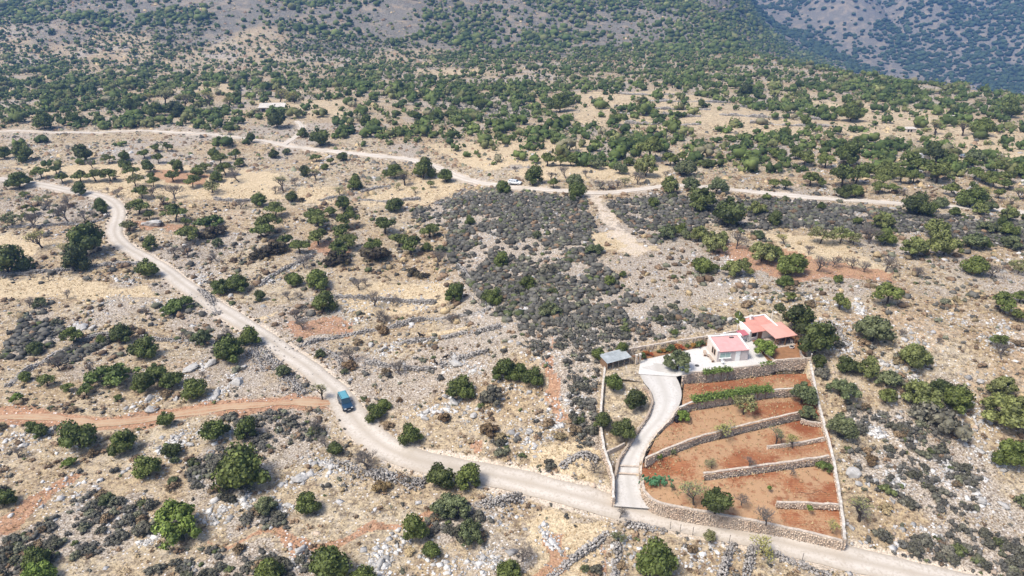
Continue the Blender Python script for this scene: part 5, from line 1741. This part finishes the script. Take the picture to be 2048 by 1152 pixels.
# vine trellises along two walls, and the planted bed below the retaining wall
def vine(pts, label, seed, h=.5, wd=1.1, n=2600, posts=6, drop=1.5):
    ln = resample(pts, 0.25); r = np.random.default_rng(seed)
    c0 = ln[len(ln) // 2].copy()
    e = empty('vine_trellis', tuple(c0)); tag(e, label, 'vine')
    i = r.integers(0, len(ln), n)
    q = ln[i] - c0 + np.stack([r.normal(0, .2, n), r.normal(0, wd * .36, n), np.abs(r.normal(0, h * .55, n)) * (r.uniform(size=n) > .2) - .25 * r.uniform(size=n)], -1)
    V, F = cards(r, q, np.tile([0, -.2, .9], (n, 1)), .17, .55)
    o = np_obj('foliage', V, F, 'foliage', {'shade': np.repeat(r.uniform(.1, 1, n), 4)}, e)
    o.color = (.085, .13, .026, 1); o['kind'] = 'stuff'
    for k in range(posts):
        a = ln[int((k + .5) * len(ln) / posts)] - c0
        MB().tube([(a[0], a[1] - .3, -drop), (a[0], a[1] - .2, .1)], .05, 6).build('post', 'wood', e)
    return e


vine(Pz([(1388, 798, 9.75), (1450, 789, 9.8), (1500, 781, 9.8), (1541, 777, 9.8)]), 'long green vine on a trellis along the terrace wall', 5, .55, 1.2, 3800, 9, 2.1)
vine(Pz([(1408, 744, 11.4), (1430, 741, 11.5), (1462, 738, 11.5)]), 'green vine hanging over the yard wall below the cabin', 6, .4, .9, 900, 4, 2.0)
vine(Pz([(1522, 728, 11.5), (1545, 724, 11.7)]), 'sparse vine at the right end of the yard wall', 7, .3, .7, 160, 2, 2.0)


def flower_strip():
    r = np.random.default_rng(9)
    a = Pz([(1284, 712, 11.7), (1340, 699, 11.7), (1405, 688, 11.7)])
    ln = resample(a, n=13)
    hues = [(.06, .09, .03), (.30, .10, .03), (.34, .07, .03), (.10, .12, .03), (.28, .14, .03), (.07, .10, .03)]
    for k, q in enumerate(ln):
        o = bpy.data.objects.new('flower_shrub', SHRUB[k % 6]); link(o)
        w = r.uniform(1.0, 1.7)
        o.location = q + [r.normal(0, .15), r.normal(0, .2), -.1]; o.scale = (w, w, w * 1.15); o.rotation_euler = (0, 0, r.uniform(0, 6))
        h = hues[k % 6]; o.color = (*h, 1)
        nm = ['dark green', 'rust red', 'crimson leaved', 'olive', 'orange', 'deep green'][k % 6]
        pos = ['first', 'second', 'third', 'fourth', 'fifth', 'sixth', 'seventh', 'eighth', 'ninth', 'tenth', 'eleventh', 'twelfth', 'thirteenth'][k]
        tag(o, f'{nm} shrub, {pos} from the left in the flower bed', 'shrub', 'shrubs in the flower bed')
    q = Pz([(1338, 703, 11.6)])[0]
    o = bpy.data.objects.new('flower_shrub', SHRUB[2]); link(o); o.location = q; o.scale = (.7, .7, .7); o.color = (.7, .5, .02, 1)
    tag(o, 'bright yellow flowering shrub at the edge of the flower bed', 'shrub', 'shrubs in the flower bed')


flower_strip()

# ------------------------------------------------------------------ boulders that stand out
BOULDERS = """300,799,20 303,821,30 352,798,15 385,738,32 422,730,26 487,735,15 432,788,26 475,766,28 185,657,17 161,658,28 310,450,42 289,449,15 768,701,24 742,692,15 687,652,11 854,825,18 851,838,18 882,825,15 909,719,22 912,729,28 909,806,24 947,833,18 957,818,15
662,923,12 694,923,13 600,959,32 577,1012,16 600,1103,26 760,1129,24 1706,948,30 1748,962,20 1716,968,18 1721,1085,10 1732,1085,10 1893,942,12 1958,1004,26 2006,1012,22 2026,1112,9 1796,794,14 1773,730,16 1896,821,14 1961,764,16 1868,819,14 217,1066,10 856,692,11 1703,1088,9 1740,1092,9
1090,846,18 1060,862,16 1140,860,14 1034,870,14 1460,640,14 1640,650,16 1690,690,18 1830,752,14 120,812,12 150,856,12 400,862,14 345,876,16 380,890,16 480,1000,14 1160,610,10 950,775,14 700,760,12 2000,900,14 1930,890,14 1810,1010,14"""


def boulders():
    lab = Labels(); r = np.random.default_rng(77)
    ms = []
    for i in range(8):
        V, F = rock_template(700 + i, 2)
        V = V * (1 + .10 * (vnoise(V[:, 0] * 3 + i, V[:, 1] * 3 + V[:, 2] * 2, i)[:, None] - .5))
        ms.append(np_mesh('boulder', V, F, 'limestone', {'shade': np.full(len(V), .6)}))
    bt = [tuple(map(float, t.split(','))) for t in BOULDERS.split()]
    feet_b = G([b[0] for b in bt], [b[1] for b in bt])
    for k, tok in enumerate(BOULDERS.split()):
        x, y, w = map(float, tok.split(','))
        p = feet_b[k]; d = float(proj(*p)[2]); s = w * d / FPX / 2
        o = bpy.data.objects.new('boulder', ms[k % 8]); link(o)
        o.location = (p[0], p[1], p[2] + s * .18); o.scale = (s, s * r.uniform(.7, 1), s * r.uniform(.6, .85) * (.5 if w > 30 else 1)); o.rotation_euler = (r.normal(0, .2), r.normal(0, .2), r.uniform(0, 6))
        o['category'] = 'boulder'; o['group'] = 'pale boulders on the dry ground'
        lab.add(o, ('large ' if s > .9 else ('small ' if s < .55 else '')) + 'pale limestone boulder', x, y)
    lab.write()


boulders()

# ------------------------------------------------------------------ scattering on the ground
def clear_mask(x, y, road_gap=.2, trees=True):
    ok = np.ones(len(x), bool)
    for k, (ln, hw) in ROADS.items():
        ok &= dist_line(ln[::3], x, y) > hw + road_gap
    near = (x > -5) & (x < 85) & (y > 60) & (y < 150)
    ins = np.zeros(len(x), bool)
    ins[near] = in_poly(COMPOUND, x[near], y[near]) | (dist_line(COMPOUND, x[near], y[near], True) < 1.0)
    ok &= ~ins
    return ok & ~in_poly(PATH, x, y)


def zone_val(polys, x, y):
    o = np.zeros(len(x), bool)
    for p in polys:
        pa = np.array(p); (x0, y0), (x1, y1) = pa.min(0), pa.max(0)
        m = (x > x0) & (x < x1) & (y > y0) & (y < y1)
        if m.any():
            o[m] |= in_poly(p, x[m], y[m])
    return o


def in_view(x, y, z, mx=120, my=90):
    u, v, d = proj(x, y, z)
    return (u > -mx) & (u < 2048 + mx) & (v > -my) & (v < 1152 + my) & (d > 5)


def field(n, y0, y1, seed):
    """random ground points, even per square metre, over the wedge in view"""
    r = np.random.default_rng(seed)
    y = np.sqrt(r.uniform((y0 + 30) ** 2, (y1 + 30) ** 2, n)) - 30
    x = r.uniform(-.92, .92, n) * (y + 30)
    return x, y, r


def far_from_trees(x, y, k=.8):
    ok = np.ones(len(x), bool)
    cell = {}
    for i, (a, b, rr) in enumerate(PLACED):
        m = (np.abs(x - a) < rr * k) & (np.abs(y - b) < rr * k)
        ok &= ~m
    return ok


# small stones
def stones():
    x, y, r = field(110000, 55, 270, 501)
    z = hz0(x, y)
    stony = smooth(.48, .66, fbm(x / 9, y / 9, 91, 3))
    patch = smooth(.58, .74, fbm(x / 4, y / 4, 95, 2))
    sc = zone_val(SCRUB, x, y); st = zone_val(STRAWF, x, y); rd = zone_val(REDF, x, y)
    dens = .05 + .45 * stony * patch + .20 * patch + .10 * sc
    dens = np.where(st | rd, dens * .18, dens)
    keep = (r.uniform(size=len(x)) < dens) & in_view(x, y, z)
    x, y, z = x[keep], y[keep], z[keep]
    keep = clear_mask(x, y, .1) & far_from_trees(x, y, .6)
    x, y, z = x[keep], y[keep], z[keep]
    # outcrops: tight clusters of white rock
    oc = [(300, 800), (430, 790), (470, 760), (390, 735), (340, 612), (225, 600), (150, 650), (770, 600), (770, 700), (860, 822), (912, 722), (950, 740), (905, 806), (955, 830), (600, 958), (650, 930), (780, 1100), (760, 1128), (1005, 1010), (1060, 870), (1110, 850), (1150, 800),
          (1470, 562), (1405, 530), (1440, 520), (1690, 690), (1665, 680), (1672, 650), (1800, 740), (1900, 832), (1955, 830), (1750, 862), (1980, 682), (2010, 660), (2030, 690), (1990, 920), (1900, 932), (1960, 1002), (1880, 960), (380, 872), (350, 884), (450, 872), (340, 905), (490, 1000), (80, 862), (30, 885),
          (1640, 602), (1560, 592), (1600, 640), (1500, 600), (1720, 620), (1900, 640), (1830, 680), (180, 292), (100, 302), (60, 292), (230, 300), (960, 217), (1000, 222), (930, 225), (1040, 210), (300, 120), (420, 110), (540, 560), (590, 530), (700, 620), (840, 610), (880, 560), (720, 640), (150, 880), (1010, 780), (1090, 700), (1170, 640),
          (1240, 1090), (1400, 1110), (1100, 1080), (1850, 1080), (1790, 960), (310, 1075), (430, 1030), (130, 985), (560, 1015), (590, 1120), (980, 1120), (900, 1130), (1050, 620), (980, 470), (1090, 440), (1330, 430), (1640, 440), (1800, 450), (250, 560), (400, 560), (640, 560)]
    og = G([a for a, _ in oc], [b for _, b in oc])
    ex, ey, es = [], [], []
    for p in og:
        m = int(r.integers(70, 170)); sp = r.uniform(.9, 2.3) * (1 + p[1] / 300)
        el = r.uniform(.35, .8); a = r.uniform(0, 3.14)
        q = r.normal(0, sp, m); w = r.normal(0, sp * el, m)
        ex.append(p[0] + q * math.cos(a) - w * math.sin(a)); ey.append(p[1] + q * math.sin(a) + w * math.cos(a)); es.append(np.clip(np.exp(r.normal(-1.65, .5, m)), .09, .62))
    ex, ey, es = np.concatenate(ex), np.concatenate(ey), np.concatenate(es)
    k2 = clear_mask(ex, ey, .3)
    ex, ey, es = ex[k2], ey[k2], es[k2]
    n0 = len(x)
    x = np.concatenate([x, ex]); y = np.concatenate([y, ey]); z = hz0(x, y)
    n = len(x)
    s = np.clip(np.exp(r.normal(-1.6, .6, n)), .08, .85) * (1 + smooth(120, 350, y) * .5)
    s[n0:] = es
    print('stones', n)
    pos = np.stack([x, y, z + s * .02], -1)
    sc3 = np.stack([s * r.uniform(.8, 1.3, n), s * r.uniform(.7, 1.1, n), s * r.uniform(.45, .8, n)], -1)
    pos[:, 2] -= .02
    V, F, I, _ = merge(ROCKS, r.integers(0, 8, n), pos, r.uniform(0, 6.28, n), sc3)
    tone = r.uniform(.26, .60, n)[:, None] * np.array([1.0, .965, .925])
    warm = (r.uniform(size=n) < .22) & (np.arange(n) < n0)
    tone[n0:] = r.uniform(.28, .70, n - n0)[:, None] * np.array([1.0, .965, .915])
    tone[warm] *= np.array([1.0, .82, .66])
    o = np_obj('limestone_rubble', V, F, 'stone_mass', {'tint': tone[I]})
    tag(o, 'pale limestone stones strewn over the dry hillside', 'stones', kind='stuff')


stones()


def shrub_lod(seed, n_blob, n_card, hr=.55, jit=.25, cs=.10):
    r = np.random.default_rng(seed)
    Vs, Fs, S, off = [], [], [], 0
    tv, tf = ICO0
    for k in range(n_blob):
        a = r.uniform(0, 6.28); rad = 0 if n_blob == 1 else r.uniform(.1, .32)
        rr = r.uniform(.17, .27) if n_blob > 1 else .45
        c = np.array([math.cos(a) * rad, math.sin(a) * rad, hr * r.uniform(.25, .5)])
        V = tv * r.uniform(1 - jit, 1 + jit, (12, 1)) * rr * np.array([1, 1, min(1, hr * 1.3)]) + c
        Vs.append(V); Fs.append(tf + off); off += 12
        S.append(np.clip(r.normal(.4, .2, 12), 0, 1))
    if n_card:
        d = r.normal(size=(n_card, 3)); d[:, 2] = np.abs(d[:, 2]); d /= np.linalg.norm(d, axis=1)[:, None]
        p = d * np.array([.46, .46, hr * .95]) * r.uniform(.8, 1.1, (n_card, 1))
        V, F = cards(r, p, d, cs, .6)
        Vs.append(V); Fs.append(np.concatenate([F[:, [0, 1, 2]], F[:, [0, 2, 3]]]) + off)
        S.append(np.repeat(r.uniform(.2, 1, n_card), 4))
    return np.concatenate(Vs), np.concatenate(Fs), np.concatenate(S)


def dome(seed):
    r = np.random.default_rng(seed)
    a = np.arange(6) * 1.047 + r.uniform(-.3, .3, 6)
    V = [(math.cos(t) * .5 * r.uniform(.8, 1.15), math.sin(t) * .5 * r.uniform(.8, 1.15), r.uniform(-.05, .08)) for t in a]
    b = np.arange(3) * 2.094 + r.uniform(-.4, .4, 3)
    V += [(math.cos(t) * .26, math.sin(t) * .26, r.uniform(.32, .5)) for t in b]
    F = [(0, 1, 6), (1, 2, 6), (2, 7, 6), (2, 3, 7), (3, 4, 7), (4, 8, 7), (4, 5, 8), (5, 0, 8), (0, 6, 8), (6, 7, 8)]
    return np.array(V), np.array(F), np.clip(r.normal(.45, .2, 9), 0, 1)


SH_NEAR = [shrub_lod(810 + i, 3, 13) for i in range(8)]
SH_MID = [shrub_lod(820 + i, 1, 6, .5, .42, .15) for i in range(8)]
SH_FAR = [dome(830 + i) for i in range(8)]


def shrubs():
    x, y, r = field(200000, 55, 330, 601)
    xf, yf, _ = field(330000, 330, 1000, 602)
    x = np.concatenate([x, xf]); y = np.concatenate([y, yf])
    z = hz0(x, y)
    sc = zone_val(SCRUB, x, y); st = zone_val(STRAWF, x, y); rd = zone_val(REDF, x, y)
    pat = smooth(.42, .66, fbm(x / 7, y / 7, 111, 3))
    gaps = smooth(.30, .46, fbm(x / 5, y / 5, 117, 3))
    dens = np.where(sc, .84 * gaps + .08, .07 + .27 * pat)
    dens = np.where(st | rd, dens * (.12 + .25 * smooth(260, 320, y)), dens)
    dr = dist_line(ROADS['main'][0][::3], x, y)
    dens = np.where((dr > 2.2) & (dr < 3.4), np.maximum(dens, .30), dens)
    dens = dens * 1.05 * (1 - .2 * smooth(200, 330, y)) * (1 - .3 * smooth(330, 420, y))
    keep = (r.uniform(size=len(x)) < dens) & in_view(x, y, z)
    x, y, z, sc = x[keep], y[keep], z[keep], sc[keep]
    keep = clear_mask(x, y, 0.0)
    x, y, z, sc = x[keep], y[keep], z[keep], sc[keep]
    n = len(x)
    edge = np.abs(dist_line(ROADS['main'][0][::3], x, y) - 2.5) < .6
    w = np.where(sc, np.clip(r.normal(1.25, .5, n), .4, 2.9), np.clip(np.exp(r.normal(-.35, .55, n)), .3, 2.6)) * (1 + .9 * smooth(300, 700, y))
    w = np.where(edge, np.minimum(w, .8), w)
    u = r.uniform(size=n)
    col = np.empty((n, 3))
    tone = r.uniform(.6, 1.45, n)[:, None]
    greyc = np.array([.102, .096, .081]); brown = np.array([.19, .13, .082]); green = np.array([.08, .095, .036]); straw = np.array([.34, .26, .15]); sage = np.array([.14, .14, .095])
    col[:] = greyc
    pr = np.where(sc[:, None], np.array([[.76, .82, .88, .98]]), np.array([[.24, .62, .68, .86]]))
    col[u > pr[:, 0]] = brown; col[u > pr[:, 1]] = green; col[u > pr[:, 2]] = np.where(sc[u > pr[:, 2]][:, None], sage, straw); col[u > pr[:, 3]] = sage
    col = col * tone
    size_px = w * FPX / proj(x, y, z)[2]
    order = np.argsort(-size_px)
    top = order[:300]
    rest = np.ones(n, bool); rest[top] = False
    print('shrubs', n)
    # the largest ones are plants of their own
    slab = Labels()
    for i in top:
        o = bpy.data.objects.new('cushion_shrub', SHRUB[int(r.integers(0, 6))]); link(o)
        o.location = (x[i], y[i], z[i] - .03); o.rotation_euler = (0, 0, r.uniform(0, 6.28)); o.scale = (w[i], w[i], w[i] * r.uniform(.8, 1.1))
        o.color = (*col[i], 1)
        c = col[i]; look = 'brown' if c[0] > 1.35 * c[2] * 1.1 and c[0] > c[1] * 1.2 else ('dull green' if c[1] > c[0] * 1.08 else 'grey')
        px, py, _ = proj(x[i], y[i], z[i])
        o['category'] = 'shrub'; o['group'] = 'cushion shrubs of the hillside'
        slab.add(o, look + ' cushion shrub', px, py)
    slab.write()
    # the rest as one mass
    for nm, msk, tp, lb in (('scrub_cover', rest & (y < 120), SH_NEAR, 'grey and brown thorny scrub covering the nearest ground'), ('middle_scrub_cover', rest & (y >= 120) & (y < 215), SH_MID, 'grey and brown thorny scrub covering the middle ground'), ('far_scrub_cover', rest & (y >= 215), SH_FAR, 'low scrub covering the ground farther up the hillside')):
        idx = np.nonzero(msk)[0]; m = len(idx)
        V, F, I, s = merge(tp, r.integers(0, 8, m), np.stack([x, y, z - .04], -1)[idx], r.uniform(0, 6.28, m), np.stack([w, w, w * r.uniform(.75, 1.15, n)], -1)[idx])
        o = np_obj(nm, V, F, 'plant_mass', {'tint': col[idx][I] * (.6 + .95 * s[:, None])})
        tag(o, lb, 'scrub', kind='stuff')


shrubs()


def tufts():
    x, y, r = field(230000, 55, 230, 701)
    z = hz0(x, y)
    sc = zone_val(SCRUB, x, y)
    dens = np.where(sc, .08, .12 + .35 * smooth(.4, .62, fbm(x / 6, y / 6, 131, 3)))
    keep = (r.uniform(size=len(x)) < dens) & in_view(x, y, z, 60, 60)
    x, y, z = x[keep], y[keep], z[keep]
    keep = clear_mask(x, y, .05)
    x, y, z = x[keep], y[keep], z[keep]
    bt = np.array(BED_TUFTS)
    x = np.concatenate([x, bt[:, 0]]); y = np.concatenate([y, bt[:, 1]]); z = np.concatenate([z, bt[:, 2]])
    n = len(x)
    print('tufts', n)
    tp = []
    for i in range(6):
        rr = np.random.default_rng(900 + i); V = []; F = []
        for k in range(4):
            a = rr.uniform(0, 6.28); b = np.array([math.cos(a), math.sin(a), 0]) * rr.uniform(0, .25)
            t = np.array([math.cos(a), math.sin(a), 0]) * rr.uniform(.2, .55) + [0, 0, rr.uniform(.35, .75)]
            s = np.array([-math.sin(a), math.cos(a), 0]) * .10
            V += [b - s, b + s, t]; F.append((3 * k, 3 * k + 1, 3 * k + 2))
        tp.append((np.array(V), np.array(F)))
    w = r.uniform(.3, .75, n)
    V, F, I, _ = merge(tp, r.integers(0, 6, n), np.stack([x, y, z - .02], -1), r.uniform(0, 6.28, n), np.stack([w, w, w * .8], -1))
    col = np.array([.50, .38, .21]) * r.uniform(.6, 1.2, n)[:, None]
    br = r.uniform(size=n) < .25
    col[br] *= np.array([.7, .6, .55])
    o = np_obj('dry_grass', V, F, 'plant_mass', {'tint': col[I]})
    tag(o, 'dry straw coloured grass tufts on the open ground', 'grass', kind='stuff')


tufts()

# ------------------------------------------------------------------ the far trees, too many to pick apart
def far_tree_lod(seed, blobs, ncard, hr):
    V, F, s = shrub_lod(seed, blobs, ncard, hr)
    V = V * np.array([1, 1, 1.1]) + [0, 0, .05]
    return V, F, s


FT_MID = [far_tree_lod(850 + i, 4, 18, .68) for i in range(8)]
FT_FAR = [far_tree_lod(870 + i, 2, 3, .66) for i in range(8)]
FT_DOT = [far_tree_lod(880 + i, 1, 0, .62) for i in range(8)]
DENS = [(wpoly(q), d) for q, d in (
    ([(-200, 195), (480, 195), (480, 262), (-200, 262)], .5), ([(480, 150), (1160, 150), (1160, 232), (640, 235), (480, 190)], .58), ([(700, 232), (1160, 232), (1160, 285), (760, 300), (640, 280)], .36),
    ([(1160, 180), (1640, 195), (1640, 235), (1160, 235)], .24), ([(1640, 170), (2200, 180), (2200, 232), (1640, 215)], .55), ([(1160, 235), (1560, 235), (1560, 275), (1160, 275)], .3),
    ([(860, 275), (1540, 275), (1540, 335), (1200, 338), (900, 320)], .6), ([(1480, 275), (2200, 285), (2200, 372), (1480, 345)], .5), ([(-200, 268), (560, 285), (560, 300), (-200, 300)], .12), ([(1560, 232), (2200, 232), (2200, 285), (1560, 275)], .3))]


def far_trees():
    x, y, r = field(150000, 185, 1400, 801)
    z = hz0(x, y)
    keep = in_view(x, y, z, 100, 60)
    x, y, z = x[keep], y[keep], z[keep]
    cl = fbm(x / 38, y / 38, 151, 3)
    d = edge_d(x, y)
    dens = np.zeros(len(x))
    for p, v in DENS:
        m = zone_val([p], x, y)
        dens[m] = np.maximum(dens[m], v)
    back = smooth(330, 400, y)                      # the wood across the back of the plain
    dens = np.maximum(dens * .85, back * .56)
    slope = smooth(640, 720, y)
    dens = dens * (1 - slope) + slope * (.35 + 1.3 * smooth(.36, .60, fbm(x / 150, y / 70, 171, 3))) * (.17 + .42 * smooth(.50, .64, cl) + .3 * smooth(40, 200, x))
    fl = zone_val(STRAWF, x, y)
    dens = np.where(fl & (y > 250), .13, dens)
    dens = np.where(d > 25, np.where(d > 260, 0, .45), dens)
    dens = dens * (.4 + 1.2 * smooth(.34, .60, cl))
    # even chance per square metre: the sampling gives about one point per (area / n)
    keep = r.uniform(size=len(x)) < dens * 1.05
    x, y, z, d = x[keep], y[keep], z[keep], d[keep]
    keep = clear_mask(x, y, 2.2) & far_from_trees(x, y, .9)
    x, y, z, d = x[keep], y[keep], z[keep], d[keep]
    # thin out crowding
    cell = 3.4
    key = (np.floor(x / cell).astype(np.int64) << 32) + np.floor(y / cell).astype(np.int64)
    _, first = np.unique(key, return_index=True)
    x, y, z, d = x[first], y[first], z[first], d[first]
    # hidden behind the brink: leave out
    n = len(x)
    print('far trees', n)
    w = np.clip(np.exp(r.normal(1.5, .36, n)), 1.8, 11.0)
    u = r.uniform(size=n)
    col = np.tile(np.array([.058, .084, .024]), (n, 1))
    col[u > .30] = (.082, .110, .030); col[u > .60] = (.105, .130, .038); col[u > .85] = (.15, .155, .06)
    col *= r.uniform(.7, 1.3, n)[:, None]
    bare = (u > .96) & (y < 560)
    col[bare] = np.array([.22, .20, .12]) * r.uniform(.8, 1.1, (bare.sum(), 1))
    for nm, msk, tp, lb in (('far_grove', y < 470, FT_MID, 'dense mass of olive and evergreen trees on the plain'), ('far_woodland', (y >= 470) & (y < 700), FT_FAR, 'dense trees across the back of the plain'), ('hillside_woodland', y >= 700, FT_DOT, 'distant trees dotting the grey hillside')):
        i = np.nonzero(msk)[0]; m = len(i)
        V, F, I, s = merge(tp, r.integers(0, 8, m), np.stack([x, y, z - .1], -1)[i], r.uniform(0, 6.28, m), np.stack([w, w * r.uniform(.85, 1.15, n), w * r.uniform(.75, 1.05, n)], -1)[i])
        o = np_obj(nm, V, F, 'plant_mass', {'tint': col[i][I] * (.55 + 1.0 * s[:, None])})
        tag(o, lb, 'trees', kind='stuff')


far_trees()


def mountain_trees():
    x, y, r = field(260000, 700, 3300, 851)
    keep = (edge_d(x, y) > 260) | ((y > 1400) & (edge_d(x, y) > 60))
    x, y = x[keep], y[keep]
    z = hz0(x, y)
    keep = in_view(x, y, z, 60, 40)
    # leave out what the brink of the plateau hides
    u, v, _ = proj(x, y, z)
    keep &= v < np.interp(u, [1400, 1500, 1700, 1850, 2048, 2200], [40, 80, 145, 160, 195, 230])
    x, y, z = x[keep], y[keep], z[keep]
    cl = fbm(x / 90, y / 90, 161, 3)
    keep = r.uniform(size=len(x)) < .12 + .7 * smooth(.40, .58, cl)
    x, y, z = x[keep], y[keep], z[keep]
    n = len(x)
    print('mountain trees', n)
    w = np.clip(r.normal(9, 3, n), 4, 17)
    tp = [shrub_lod(890 + i, 1, 0, .62) for i in range(6)]
    col = np.array([.045, .068, .034]) * r.uniform(.7, 1.4, n)[:, None]
    V, F, I, s = merge(tp, r.integers(0, 6, n), np.stack([x, y, z - .2], -1), r.uniform(0, 6.28, n), np.stack([w, w, w * .85], -1))
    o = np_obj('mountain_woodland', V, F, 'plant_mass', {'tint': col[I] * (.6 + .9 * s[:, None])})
    tag(o, 'blue hazed trees covering the far mountain side', 'trees', kind='stuff')


mountain_trees()

# ------------------------------------------------------------------ air
def haze():
    m = bpy.data.materials.new('haze'); m.use_nodes = True
    nt = m.node_tree; nt.nodes.remove(nt.nodes['Principled BSDF'])
    pv = nt.nodes.new('ShaderNodeVolumePrincipled')
    pv.inputs['Color'].default_value = (.22, .48, 1.0, 1)
    pv.inputs['Density'].default_value = .0002
    pv.inputs['Anisotropy'].default_value = .2
    nt.links.new(pv.outputs[0], nt.nodes['Material Output'].inputs['Volume'])
    MATS['haze'] = m
    b = MB().box((0, 1750, 0), (8200, 3700, 400))
    o = b.build('haze', 'haze')
    tag(o, 'thin blue haze in the air over the valley', 'haze', kind='stuff')


haze()
